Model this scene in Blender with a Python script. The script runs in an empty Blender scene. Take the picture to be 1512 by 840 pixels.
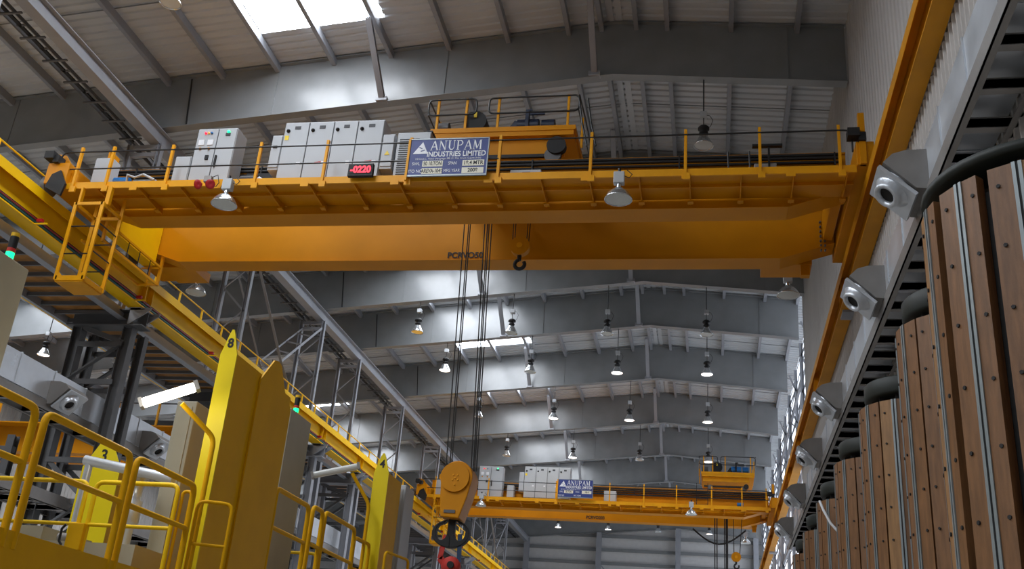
import bpy, math, random
from mathutils import Vector, Matrix
random.seed(7)
SC = bpy.context.scene
WORLD, SKYL, GLZ = 0.10, 16.0, 2.0
COL = SC.collection
PI = math.pi

# ------------------------------------------------------------------ materials
def lin(c):
    return tuple(((v/255.0)/12.92 if v/255.0 <= 0.04045 else (((v/255.0)+0.055)/1.055)**2.4) for v in c)

def mat(name, rgb, rough=0.5, metal=0.0, spec=0.5, noise=0.0, nscale=3.0, bump=0.0, bscale=40.0, stretch=None, emit=None, estr=0.0, rvar=0.0):
    m = bpy.data.materials.new(name); m.use_nodes = True
    nt = m.node_tree; b = nt.nodes['Principled BSDF']
    c = lin(rgb)
    b.inputs['Base Color'].default_value = (*c, 1)
    b.inputs['Roughness'].default_value = rough
    b.inputs['Metallic'].default_value = metal
    b.inputs['Specular IOR Level'].default_value = spec
    tc = nt.nodes.new('ShaderNodeTexCoord')
    mp = nt.nodes.new('ShaderNodeMapping'); nt.links.new(tc.outputs['Object'], mp.inputs['Vector'])
    if stretch: mp.inputs['Scale'].default_value = stretch
    if noise > 0:
        n = nt.nodes.new('ShaderNodeTexNoise'); n.inputs['Scale'].default_value = nscale; n.inputs['Detail'].default_value = 6
        nt.links.new(mp.outputs['Vector'], n.inputs['Vector'])
        r = nt.nodes.new('ShaderNodeValToRGB'); nt.links.new(n.outputs['Fac'], r.inputs['Fac'])
        r.color_ramp.elements[0].position = 0.3; r.color_ramp.elements[1].position = 0.72
        r.color_ramp.elements[0].color = (*[max(0, v*(1-noise)) for v in c], 1)
        r.color_ramp.elements[1].color = (*[min(1, v*(1+noise*0.6)) for v in c], 1)
        nt.links.new(r.outputs['Color'], b.inputs['Base Color'])
        if rvar > 0:
            mr = nt.nodes.new('ShaderNodeMapRange'); nt.links.new(n.outputs['Fac'], mr.inputs['Value'])
            mr.inputs['To Min'].default_value = max(0.05, rough-rvar); mr.inputs['To Max'].default_value = min(1, rough+rvar)
            nt.links.new(mr.outputs['Result'], b.inputs['Roughness'])
    if bump > 0:
        n2 = nt.nodes.new('ShaderNodeTexNoise'); n2.inputs['Scale'].default_value = bscale
        nt.links.new(mp.outputs['Vector'], n2.inputs['Vector'])
        bp = nt.nodes.new('ShaderNodeBump'); bp.inputs['Strength'].default_value = bump; bp.inputs['Distance'].default_value = 0.02
        nt.links.new(n2.outputs['Fac'], bp.inputs['Height']); nt.links.new(bp.outputs['Normal'], b.inputs['Normal'])
    if emit is not None:
        b.inputs['Emission Color'].default_value = (*lin(emit), 1)
        b.inputs['Emission Strength'].default_value = estr
    return m

M = dict(
    rafter = mat('grey_roof_steel_paint', (134,137,139), 0.26, spec=0.55, noise=0.10, nscale=1.2, bump=0.25, bscale=1.3),
    steel = mat('light_grey_steel_paint', (150,153,160), 0.45, noise=0.08, nscale=2),
    darksteel = mat('dark_grey_steel_paint', (92,93,95), 0.5, noise=0.15, nscale=2),
    deck = mat('off_white_roof_sheet', (198,201,204), 0.6, noise=0.07, nscale=0.7, stretch=(0.6,3,1)),
    wall = mat('off_white_wall_sheet', (186,182,178), 0.55, noise=0.08, nscale=1.5, stretch=(1,1,0.3)),
    endwall = mat('grey_end_wall_sheet', (212,212,212), 0.6, noise=0.06),
    floor = mat('grey_concrete_floor', (172,170,166), 0.5, noise=0.2, nscale=0.8, bump=0.1),
    crane = mat('orange_yellow_crane_paint', (206,134,0), 0.48, spec=0.2, noise=0.10, nscale=0.9, bump=0.12, bscale=2.0),
    crane2 = mat('orange_yellow_handrail_paint', (226,156,0), 0.5, spec=0.3, noise=0.08),
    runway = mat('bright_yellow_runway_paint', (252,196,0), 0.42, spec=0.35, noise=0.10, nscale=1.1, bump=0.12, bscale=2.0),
    runwayshade = mat('shaded_yellow_runway_paint', (206,138,0), 0.5, spec=0.3, noise=0.15, nscale=1.1, bump=0.12, bscale=2.0),  # same runway yellow, colour darkened for the weaker light on the right girder
    machine = mat('golden_yellow_machine_paint', (222,166,0), 0.58, spec=0.18, noise=0.07, nscale=2),
    olive = mat('lemon_yellow_panel_paint', (226,202,10), 0.5, spec=0.3, noise=0.05, nscale=2),
    railbright = mat('fresh_yellow_railing_paint', (240,196,0), 0.5, spec=0.3),
    black = mat('black_tube_paint', (22,24,26), 0.4),
    rope = mat('dark_greased_rope', (24,22,22), 0.5, bump=0.5, bscale=90),
    rubber = mat('black_rubber', (18,18,19), 0.65),
    cab = mat('light_grey_cabinet_enamel', (178,182,186), 0.5, noise=0.03, nscale=2),
    cabdark = mat('cabinet_shadow_gap', (60,62,66), 0.6),
    beige = mat('beige_grey_machine_enamel', (168,162,142), 0.5, noise=0.05),
    galv = mat('galvanized_sheet', (205,210,216), 0.32, metal=0.45, noise=0.12, nscale=2.2, bump=0.3, bscale=2.5, rvar=0.12),
    galvtray = mat('weathered_galvanized_channel', (146,143,140), 0.5, metal=0.45, noise=0.15, nscale=2, rvar=0.1),
    wood1 = mat('reddish_brown_stave_wood', (122,84,50), 0.5, noise=0.30, nscale=5, stretch=(6,6,0.7), bump=0.1),
    wood2 = mat('pale_brown_stave_wood', (148,108,64), 0.5, noise=0.28, nscale=5, stretch=(6,6,0.7), bump=0.1),
    strip = mat('grey_metal_edge_strip', (138,146,148), 0.4, metal=0.4, noise=0.1),
    green = mat('dark_green_flange_paint', (26,33,28), 0.6, noise=0.2),
    coredark = mat('dark_core', (26,26,26), 0.7),
    browndeck = mat('rust_brown_walkway_plate', (176,122,56), 0.7, noise=0.3),
    blue = mat('sign_blue', (42,58,124), 0.5, noise=0.08, nscale=6),
    white = mat('sign_white', (226,228,232), 0.5),
    plate = mat('cream_number_plate', (222,218,200), 0.5),
    ink = mat('black_lettering', (16,16,18), 0.6),
    red = mat('red_plastic', (178,26,34), 0.4),
    redtext = mat('red_logo_paint', (190,60,60), 0.5),
    bluemotor = mat('blue_motor_paint', (26,104,170), 0.4),
    darkblue = mat('dark_blue_motor_paint', (26,38,62), 0.45),
    alu = mat('spun_aluminium_reflector', (205,208,210), 0.24, metal=0.9, bump=0.3, bscale=12),
    lampglass = mat('frosted_lamp_glass_off', (206,208,204), 0.3),
    amber = mat('amber_lamp_glass', (198,160,80), 0.35, emit=(230,170,70), estr=0.5),
    lampon = mat('glowing_lamp_glass', (255,255,255), 0.4, emit=(255,240,225), estr=9.0),
    tube_on = mat('glowing_fluorescent_cover', (255,255,255), 0.4, emit=(255,250,228), estr=7.0),
    led = mat('red_led_digits', (255,40,60), 0.5, emit=(255,40,70), estr=1.6),
    greenlight = mat('green_beacon_glow', (20,220,130), 0.4, emit=(20,235,140), estr=2.6),
    sky = mat('translucent_skylight_sheet', (235,242,250), 0.5, emit=(240,245,252), estr=1.0),
    glaze = mat('daylit_window_glass', (225,235,248), 0.4, emit=(228,236,248), estr=1.0),
    yellowlens = mat('yellow_beacon_lens', (220,176,20), 0.4),
    wire_blue = mat('blue_green_conductor', (24,92,98), 0.5),
    wire_red = mat('red_conductor', (150,30,30), 0.5),
    sling_red = mat('red_sling', (190,50,40), 0.7), sling_blue = mat('dark_blue_sling', (34,60,92), 0.7),
    yellowtag = mat('yellow_warning_label', (232,200,30), 0.5),
)

# ------------------------------------------------------------------ mesh builder
class MB:
    def __init__(s): s.v=[]; s.f=[]; s.s=[]; s.mi=[]; s.cur=0
    def add(s, vs, fs, smooth=False):
        o=len(s.v); s.v += [Vector(p) for p in vs]
        for f in fs: s.f.append([o+i for i in f]); s.s.append(smooth); s.mi.append(s.cur)
        return s
    def box(s, x0,x1,y0,y1,z0,z1):
        return s.add([(x0,y0,z0),(x1,y0,z0),(x1,y1,z0),(x0,y1,z0),(x0,y0,z1),(x1,y0,z1),(x1,y1,z1),(x0,y1,z1)],
              [(0,3,2,1),(4,5,6,7),(0,1,5,4),(1,2,6,5),(2,3,7,6),(3,0,4,7)])
    def beam(s, p, q, w, h, up=(0,0,1)):
        p=Vector(p); q=Vector(q); d=(q-p).normalized(); up=Vector(up)
        if abs(d.dot(up))>0.98: up=Vector((0,1,0))
        r=d.cross(up).normalized()*w/2; u=r.cross(d).normalized()*h/2
        vs=[p-r-u,p+r-u,p+r+u,p-r+u,q-r-u,q+r-u,q+r+u,q-r+u]
        return s.add(vs,[(0,1,2,3),(7,6,5,4),(0,4,5,1),(1,5,6,2),(2,6,7,3),(3,7,4,0)])
    def angle(s, p, q, w, t, up=(0,0,1)):      # L-section
        p=Vector(p); q=Vector(q); d=(q-p).normalized(); up=Vector(up)
        if abs(d.dot(up))>0.98: up=Vector((0,1,0))
        r=d.cross(up).normalized(); u=r.cross(d).normalized()
        s.beam(p+r*(w/2), q+r*(w/2), w, t, up); s.beam(p+u*(w/2), q+u*(w/2), t, w, up)
        return s
    def ibeam(s, p, q, w, h, tf=0.02, tw=0.015, up=(0,0,1)):
        p=Vector(p); q=Vector(q); d=(q-p).normalized(); up=Vector(up)
        if abs(d.dot(up))>0.98: up=Vector((0,1,0))
        r=d.cross(up).normalized(); u=r.cross(d).normalized()
        s.beam(p+u*(h/2-tf/2), q+u*(h/2-tf/2), w, tf, u); s.beam(p-u*(h/2-tf/2), q-u*(h/2-tf/2), w, tf, u)
        s.beam(p, q, tw, h-2*tf, u); return s
    def tube(s, p, q, r, r2=None, n=10, caps=True):
        p=Vector(p); q=Vector(q); r2 = r if r2 is None else r2
        d=(q-p).normalized(); a=d.orthogonal().normalized(); b=d.cross(a)
        vs=[]
        for k in range(n):
            t=2*PI*k/n; e=a*math.cos(t)+b*math.sin(t); vs.append(p+e*r)
        for k in range(n):
            t=2*PI*k/n; e=a*math.cos(t)+b*math.sin(t); vs.append(q+e*r2)
        s.add(vs,[(k,(k+1)%n,n+(k+1)%n,n+k) for k in range(n)],True)
        if caps: s.add(vs,[tuple(range(n-1,-1,-1)),tuple(range(n,2*n))])
        return s
    def path(s, pts, r, n=8, closed=False):
        pts=[Vector(p) for p in pts]; N=len(pts); rings=[]
        a=None
        for i,p in enumerate(pts):
            if closed: d=(pts[(i+1)%N]-pts[i-1]).normalized()
            elif i==0: d=(pts[1]-p).normalized()
            elif i==N-1: d=(p-pts[i-1]).normalized()
            else: d=((pts[i+1]-p).normalized()+(p-pts[i-1]).normalized()).normalized()
            if a is None: a=d.orthogonal().normalized()
            a=(a-d*a.dot(d)).normalized(); b=d.cross(a)
            rings.append([p+(a*math.cos(2*PI*k/n)+b*math.sin(2*PI*k/n))*r for k in range(n)])
        vs=[v for R in rings for v in R]; fs=[]
        for i in range(N if closed else N-1):
            j=(i+1)%N
            fs += [(i*n+k,i*n+(k+1)%n,j*n+(k+1)%n,j*n+k) for k in range(n)]
        s.add(vs,fs,True)
        if not closed: s.add(vs,[tuple(range(n-1,-1,-1)),tuple((N-1)*n+k for k in range(n))])
        return s
    def rpath(s, pts, r, rad=0.1, n=8, closed=False, seg=4):   # path with rounded corners
        pts=[Vector(p) for p in pts]; out=[]; N=len(pts)
        for i,p in enumerate(pts):
            if not closed and i in (0,N-1): out.append(p); continue
            a=pts[i-1]; b=pts[(i+1)%N]
            u=(a-p); w=(b-p); R=min(rad,u.length*0.45,w.length*0.45); u=p+u.normalized()*R; w=p+w.normalized()*R
            for k in range(seg+1):
                t=k/seg; out.append(u*(1-t)**2+p*2*t*(1-t)+w*t*t)
        return s.path(out,r,n,closed)
    def lathe(s, prof, c, n=20, axis=(0,0,1), smooth=True):    # prof: (radius, height)
        c=Vector(c); d=Vector(axis).normalized(); a=d.orthogonal().normalized(); b=d.cross(a); vs=[]
        for (r,h) in prof:
            for k in range(n):
                t=2*PI*k/n; vs.append(c+d*h+(a*math.cos(t)+b*math.sin(t))*max(r,1e-4))
        fs=[(i*n+k,i*n+(k+1)%n,(i+1)*n+(k+1)%n,(i+1)*n+k) for i in range(len(prof)-1) for k in range(n)]
        return s.add(vs,fs,smooth)
    def prism(s, poly, axis, a, b):   # poly in the other two axes (x: (y,z); y: (x,z); z: (x,y))
        def P(u,v,w):
            return {'x':(w,u,v),'y':(u,w,v),'z':(u,v,w)}[axis]
        n=len(poly); vs=[P(u,v,a) for u,v in poly]+[P(u,v,b) for u,v in poly]
        return s.add(vs,[tuple(range(n)),tuple(range(2*n-1,n-1,-1))]+[(k,(k+1)%n,n+(k+1)%n,n+k) for k in range(n)])
    def build(s, name, m, parent=None, origin=None, bevel=0.0, **kw):
        me=bpy.data.meshes.new(name)
        off=Vector((0,0,0))
        if parent is not None:
            q=parent
            while q is not None: off += q.location; q=q.parent
        org=Vector(origin) if origin is not None else (Vector((0,0,0)) if parent is None else off)
        me.from_pydata([tuple(v-org) for v in s.v],[],s.f)
        me.polygons.foreach_set('use_smooth', s.s)
        ms = m if isinstance(m,(list,tuple)) else [m]
        for x in ms: me.materials.append(M[x])
        if len(ms)>1: me.polygons.foreach_set('material_index', s.mi)
        me.update()
        import bmesh
        bm=bmesh.new(); bm.from_mesh(me); bmesh.ops.recalc_face_normals(bm, faces=bm.faces); bm.to_mesh(me); bm.free()
        o=bpy.data.objects.new(name,me); COL.objects.link(o)
        if parent is not None: o.parent=parent; o.location=org-off
        else: o.location=org
        if bevel>0:
            bv=o.modifiers.new('edge','BEVEL'); bv.width=bevel; bv.segments=2; bv.limit_method='ANGLE'
        for k,v in kw.items(): o[k]=v
        return o

def tag(o, label=None, cat=None, group=None, kind=None):
    if label: o['label']=label
    if cat: o['category']=cat
    if group: o['group']=group
    if kind: o['kind']=kind
    return o
def thing(name, label, cat, loc, group=None):
    o=bpy.data.objects.new(name,None); COL.objects.link(o); o.location=loc; o.empty_display_size=0.2
    return tag(o,label,cat,group)
def struct(o): o['kind']='structure'; return o
def dup(root, loc, label=None, mats=None):
    def cp(o, parent):
        c=o.copy(); COL.objects.link(c); c.parent=parent
        if mats and o.data and o.name.split('.')[0] in mats:
            c.data=o.data.copy(); c.data.materials[0]=M[mats[o.name.split('.')[0]]]
        for ch in o.children: cp(ch,c)
        return c
    r=cp(root,None); r.location=loc
    if label: r['label']=label
    return r
def text(name, body, size, pos, m, parent=None, face='y', align='CENTER', wide=1.0, ext=0.004, bold=0.0, depth=0.0):
    cu=bpy.data.curves.new(name,'FONT'); cu.body=body; cu.size=size; cu.align_x=align; cu.align_y='CENTER'; cu.extrude=ext; cu.offset=bold
    t=bpy.data.objects.new(name,cu); COL.objects.link(t)
    dg=bpy.context.evaluated_depsgraph_get(); me=bpy.data.meshes.new_from_object(t.evaluated_get(dg))
    bpy.data.objects.remove(t); bpy.data.curves.remove(cu)
    off=Vector((0,0,0)); q=parent
    while q is not None: off+=q.location; q=q.parent
    p=Vector(pos)
    for v in me.vertices:
        x,y,z=v.co; x*=wide
        v.co = Vector((x,-z,y)) if face=='y' else Vector((z,x,y))
    me.materials.clear(); me.materials.append(M[m]); me.name=name
    o=bpy.data.objects.new(name,me); COL.objects.link(o)
    o.parent=parent; o.location=p-off
    return o

# ------------------------------------------------------------------ hall shell
YB, YE = -14.0, 90.0            # end behind the camera left open to let sky light in, end wall
XL, XR = -38.0, 4.2
RX = -2.65                      # ridge line
def zu(x): return 18.03-0.095*(RX-x) if x<RX else 18.03-0.085*(x-RX)      # rafter underside
def zt(x): return 19.85-0.095*(RX-x) if x<RX else 19.85-0.085*(x-RX)      # rafter top / roof sheet
RAF = [15.9, 23.2, 30.1, 37.1, 41.83, 49.06, 56.94, 64.2, 71.6, 79.0, 89.3]

struct(MB().box(XL-1,XR+1,YB,YE+1,-0.2,0).build('floor','floor'))

SKY = {(-12.5,-8.9): [(-13,-6),(-5,1),(2,8),(9,14.6),(17.0,21.7),(32.0,35.6),(37.9,40.9),(43.2,47.3),(51.5,54.5),(59,62),(66,69.5),(73.5,77)],
       (-24.0,-21.0): [(-12,-4),(-2,6),(8,15),(50,55),(58,63)],  # row added to brighten the left aisle and its duct
       (-30.5,-27.0): [(0,6),(10,15),(24,29),(32,36),(41.5,46.5),(51,55),(59,63),(66,70)]}
def corr_profile(y0,y1,pitch,amp):
    pts=[]; y=y0
    while y<y1-1e-6:
        pts += [(y,0),(y+pitch*0.56,0),(y+pitch*0.66,amp),(y+pitch*0.90,amp)]; y+=pitch
    pts.append((y1,0)); return pts
prof=corr_profile(YB,YE,0.30,0.05)
xs=[XL,-30.5,-27.0,-24.0,-21.0,-16.0,-12.5,-8.9,RX,-0.5,1.7,XR]
mb=MB()
for i in range(len(xs)-1):
    xa,xb=xs[i],xs[i+1]; holes=SKY.get((xa,xb),[])
    vs=[]
    for (y,a) in prof: vs += [(xa,y,zt(xa)+a),(xb,y,zt(xb)+a)]
    fs=[]
    for k in range(len(prof)-1):
        ym=(prof[k][0]+prof[k+1][0])/2
        if any(h0<ym<h1 for h0,h1 in holes): continue
        fs.append((2*k,2*k+1,2*k+3,2*k+2))
    mb.add(vs,fs)
ceiling=struct(mb.build('ceiling','deck'))
# lap joints between roof sheets
mb=MB()
for y in [18.95,19.9,25.5,27.2,33.2,44.6,47.6,52.4,55.1,60.3,67.2]:
    for (xa,xb) in ((-38,-12.6),(-8.8,RX),(RX,4.1)):
        mb.beam((xa,y,zt(xa)-0.012),(xb,y,zt(xb)-0.012),0.03,0.02)
struct(mb.build('sheet_lap','rafter',ceiling))
wn=0
for (xa,xb),hs in SKY.items():
    for (h0,h1) in hs:
        wn+=1
        z0,z1=zt(xa)+0.05,zt(xb)+0.05
        w=MB().add([(xa,h0-0.1,z0),(xb,h0-0.1,z1),(xb,h1+0.1,z1),(xa,h1+0.1,z0)],[(0,1,2,3)]).build('window_%d'%wn,'sky'); struct(w)
# purlins hanging under the sheet
PUR=[-2.98,-3.9]+[-3.9-1.72*k for k in range(1,20)]+[-2.1,-1.25,0.47,2.2,3.55]
for x in PUR:
    if x<XL+0.3: continue
    mb=MB(); z=zt(x)
    s=-1 if x<RX else 1
    mb.beam((x,YB+1,z-0.14),(x,YE-0.8,z-0.14),0.035,0.24); mb.beam((x+s*0.05,YB+1,z-0.255),(x+s*0.05,YE-0.8,z-0.255),0.12,0.02)
    struct(mb.build('purlin','steel',ceiling))
# ridge closure
mb=MB()
for x in (RX-0.12,RX+0.12): mb.beam((x,YB,zt(x)-0.015),(x,YE,zt(x)-0.015),0.18,0.02)
struct(mb.build('ridge_cap','deck',ceiling))

def corr_wall(name,x,y0,y1,z0,z1,pitch,amp,m,side=-1):
    pts=corr_profile(y0,y1,pitch,amp); vs=[]
    for (y,a) in pts: vs += [(x+side*a,y,z0),(x+side*a,y,z1)]
    fs=[(2*k,2*k+1,2*k+3,2*k+2) for k in range(len(pts)-1)]
    return struct(MB().add(vs,fs).build(name,m))
corr_wall('wall_right',3.52,YB,38.2,0,19.4,0.34,0.03,'wall')
lowcl=corr_wall('wall_right_lower',3.30,YB,38.2,0,11.05,0.21,0.05,'wall')
corr_wall('wall_left',XL,YB,YE,0,17.0,0.34,0.03,'wall',1)
# end wall: sheet with girts and posts
mb=MB(); mb.box(XL,XR,YE,YE+0.1,0,19.9); w=struct(mb.build('wall_end','endwall'))
for z in (17.2,16.05,14.9,13.95,12.6,11.2,9.8,8.4,7.0,5.6,4.2):
    struct(MB().beam((XL,YE-0.25,z),(XR,YE-0.25,z),0.16,0.26).build('girt','rafter',w))
for x in (-15.9,-9.6,-2.85,3.6,-22,-28.5):
    mb=MB(); mb.ibeam((x,YE-0.75,0),(x,YE-0.75,zu(x)),0.42,0.5,0.03,0.02,up=(0,1,0)); struct(mb.build('wall_post','steel',w))
mb=MB(); mb.beam((-9.6,YE-0.5,14.9),(-6.2,YE-0.5,11.2),0.1,0.1); mb.beam((-2.85,YE-0.5,14.9),(-6.2,YE-0.5,11.2),0.1,0.1)
struct(mb.build('wall_brace','steel',w))
# far right bay: daylit louvred glazing behind lattice columns
struct(MB().box(XR,XR+0.1,38.2,YE,0,4.0).build('wall_right_far','wall'))
struct(MB().box(3.5,XR,38.2,38.3,0,19.5).build('wall_return','wall'))
gl=struct(MB().box(XR,XR+0.05,38.4,YE-1,4.0,19.2).build('window_90','glaze'))
mb=MB()
for k in range(22): mb.beam((XR-0.01,38.4,4.3+k*0.7),(XR-0.01,YE-1,4.3+k*0.7),0.015,0.12)
for k in range(12): mb.beam((XR-0.02,38.6+k*4.4,4.0),(XR-0.02,38.6+k*4.4,19.2),0.03,0.16)
struct(mb.build('window_frame','rafter',gl))

# ------------------------------------------------------------------ rafters, braces, longitudinal beam
ORD=['overhead, nearest to the camera','in front of the skylight, above the front crane','hidden mostly behind the front crane','whose underside shows just below the front crane',
     'lit by the skylight, second below the front crane','third below the front crane','fourth below the front crane','fifth below the front crane','above the far crane','behind the far crane','last, against the end wall']
for i,y in enumerate(RAF):
    xs_=[XL+0.2,-30,-24,-15.9,-9,RX-0.0,3.46 if y<38 else 3.62]
    top=[(x,zt(x)-0.02) for x in xs_]; bot=[(x,zu(x)) for x in xs_]
    r=thing('roof_rafter','long grey tapered roof rafter, '+ORD[i],'roof beam',(RX,y,zu(RX)),'grey roof rafters across the hall')
    mb=MB(); mb.prism(bot+top[::-1],'y',y-0.01,y+0.01)
    mb.build('web','rafter',r)
    mb=MB()
    for a,b in zip(bot[:-1],bot[1:]): mb.beam((a[0],y,a[1]),(b[0],y,b[1]),0.30,0.025)
    mb.build('bottom_flange','rafter',r)
    mb=MB()
    for a,b in zip(top[:-1],top[1:]): mb.beam((a[0],y,a[1]-0.03),(b[0],y,b[1]-0.03),0.26,0.025)
    mb.build('top_flange','rafter',r)
    if y<80:
        for x in (-20.9,-12.5,-7.4,2.0): MB().box(x-0.006,x+0.006,y-0.035,y+0.035,zu(x)+0.02,zt(x)-0.06).build('splice_plate','rafter',r)
    # sloping stays from the underside back up to the roof
    for x in (-9.15,-3.15):
        if y>80: continue
        mb=MB(); mb.ibeam((x,y-0.12,zu(x)+0.08),(x,y-2.0,zt(x)-0.35),0.16,0.14,0.015,0.012); mb.box(x-0.16,x+0.16,y-0.22,y+0.0,zu(x)+0.0,zu(x)+0.12)
        mb.build('stay','steel',r)
b=thing('eaves_beam','long grey steel beam running away along the column heads, upper left','beam',(-15.95,40,16.7))
mb=MB(); mb.box(-16.12,-15.78,YB+2,YE-1,16.30,16.62); mb.build('beam_body','steel',b)
mb=MB(); mb.box(-16.24,-15.66,YB+2,YE-1,16.62,16.65); mb.build('beam_flange','steel',b)
t=thing('cable_ladder','dark cable ladder with rungs beside the grey beam on the column heads','cable tray',(-16.7,40,16.4))
mb=MB()
for x in (-16.52,-16.86): mb.box(x-0.015,x+0.015,12,YE-2,16.38,16.48)
mb.build('side_rail','darksteel',t)
mb=MB(); y=12.5
while y<86: mb.box(-16.98,-16.28,y-0.03,y+0.03,16.34,16.38); mb.box(-16.80,-16.56,y+0.5,y+0.56,16.40,16.44); y+=0.95
tag(mb.build('rungs','darksteel',t),kind='stuff')
mb=MB(); mb.box(-16.76,-16.66,12,YE-2,16.40,16.44); mb.build('cable_bundle','rubber',t)
# drain pipe wires by the columns
for i,(y,w_) in enumerate(zip([23.2,37.1,41.83,49.06],['left of the light grey cabinets','above the row of hanging lamps','lit rafter, second','third'])):
    mb=MB(); mb.path([(-15.2+0.02*k,y-0.12,zt(-15.2)-0.2-k*0.2) for k in range(9)],0.025,6)
    tag(mb.build('hanging_cable','rubber',origin=(-15.2,y,17)),'black cable hanging down the web of the rafter, '+w_,'cable',group='black cables down the rafters')

# ------------------------------------------------------------------ lattice columns, left row
colpos=['nearest, top left corner','behind the left end of the front crane','above the number 8 column','right of the cross braces','fifth from the camera','sixth from the camera','seventh from the camera','eighth from the camera','ninth from the camera','farthest']
for i,y in enumerate(RAF[:-1]):
    c=thing('lattice_column','grey steel lattice column under the beam, '+colpos[i],'column',(-15.9,y,0),'left row of lattice columns')
    for nm,(x,sgn) in {'a':(-15.76,1),'b':(-16.72,-1)}.items():
        mb=MB(); mb.ibeam((x,y,11.05),(x,y,16.30),0.16,0.14,0.012,0.01,up=(1,0,0)); mb.build('upper_leg','steel',c)
    mb=MB(); z=11.3; k=0
    while z<15.6:
        a,b_=(-15.8,-16.68) if k%2 else (-16.68,-15.8)
        mb.angle((a,y,z),(b_,y,z+0.85),0.06,0.01); z+=0.85; k+=1
    for z in (11.25,15.95,16.2): mb.beam((-16.7,y,z),(-15.8,y,z),0.1,0.12)
    mb.build('upper_lacing','steel',c)
    for x in (-15.33,-16.82):
        mb=MB(); mb.ibeam((x,y,0),(x,y,10.55),0.26,0.28,0.02,0.014,up=(1,0,0)); mb.build('lower_leg','darksteel' if i<3 else 'steel',c)
        mb=MB(); mb.ibeam((x,y+0.7,0),(x,y+0.7,10.55),0.20,0.22,0.02,0.014,up=(1,0,0)); mb.build('lower_leg','darksteel' if i<3 else 'steel',c)
    mb=MB()
    for yy in (y-0.1,y+0.75):
        z=0.6; k=0
        while z<10.3:
            a,b_=(-15.4,-16.75) if k%2 else (-16.75,-15.4)
            if not (6.6<z<8.7): mb.angle((a,yy,z),(b_,yy,min(z+1.0,10.5)),0.12,0.012)
            if not (7.55<z<8.7): mb.beam((-16.75,yy,z),(-15.4,yy,z),0.06,0.14)
            z+=1.05; k+=1
    mb.build('lower_lacing','darksteel',c)
    mb=MB(); mb.ibeam((-17.1,y,10.78),(-14.88,y,10.78),0.5,0.46,0.03,0.02)
    mb.build('cap_beam','darksteel' if i<3 else 'steel',c)
    for d in (-0.25,0.22):
        MB().prism([(-15.3,10.55),(-14.70,10.98),(-14.70,11.04),(-15.3,11.04)],'y',y+d,y+d+0.03).build('gusset','steel',c)
# cross bracing in the column line
for i,(ya,yb,w_) in enumerate([(30.1,37.1,'right of the number 8 column'),(71.6,79.0,'beyond the far crane')]):
    cb=thing('cross_brace','light grey steel cross braces between two columns, '+w_,'bracing',(-15.75,(ya+yb)/2,11),'cross braces in the left column row')
    ym=(ya+yb)/2
    for (p,q) in (((-15.75,ya+.1,15.9),(-15.75,ym,13.2)),((-15.75,yb-.1,15.9),(-15.75,ym,13.2)),((-15.75,ym,13.2),(-15.75,ya+.1,11.1)),((-15.75,ym,13.2),(-15.75,yb-.1,11.1))):
        mb=MB(); mb.angle(p,q,0.10,0.012); mb.build('diagonal','steel',cb)
    mb=MB()
    for p,q in (((-16.6,ya+.1,15.9),(-16.6,ym,13.2)),((-16.6,yb-.1,15.9),(-16.6,ym,13.2)),((-16.6,ym,13.2),(-16.6,yb-.1,11.1)),((-16.6,ym,13.2),(-16.6,ya+.1,11.1))):
        mb.angle(p,q,0.07,0.01)
    for tq in (0.25,0.5,0.75):
        P=Vector((-15.75,yb-.1,15.9)).lerp(Vector((-15.75,ym,13.2)),tq); Q=Vector((-16.6,yb-.1,15.9)).lerp(Vector((-16.6,ym,13.2)),tq-0.1)
        mb.angle(P,Q,0.05,0.008)
    mb.build('rear_lattice','steel',cb)
# far right lattice columns
for i,y in enumerate([41.83,49.06,56.94,64.2,71.6,79.0]):
    c=thing('lattice_column','pale steel lattice column in front of the daylit right glazing, number %s from the wall corner'%['one','two','three','four','five','six'][i],'column',(3.85,y,0),'right row of lattice columns')
    for x in (3.68,4.02):
        mb=MB(); mb.ibeam((x,y,0),(x,y,18.6 if x>4 else 17.3),0.16,0.14,0.012,0.01,up=(1,0,0)); mb.build('leg','steel',c)
    mb=MB(); z=9.5; k=0
    while z<18.2:
        a,b_=(3.7,4.0) if k%2 else (4.0,3.7)
        mb.angle((a,y,z),(b_,y,z+0.8),0.06,0.01); z+=0.8; k+=1
    mb.build('lacing','steel',c)
    y2={41.83:49.06,49.06:56.94,56.94:64.2,64.2:71.6,71.6:79.0}.get(y)
    if y2:
        mb=MB()
        for z in (10.5,13.2,15.9): mb.beam((3.72,y,z),(3.72,y2,z),0.1,0.12)
        for z in (9.6,11.4,12.3,14.1,15.0,16.8): mb.beam((4.0,y,z),(4.0,y2,z),0.06,0.07)
        for z in (10.5,13.2):
            mb.angle((3.72,y,z),(3.72,y2,z+2.7),0.07,0.01); mb.angle((3.72,y,z+2.7),(3.72,y2,z),0.07,0.01)
        mb.build('bay_bracing','steel',c)

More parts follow.
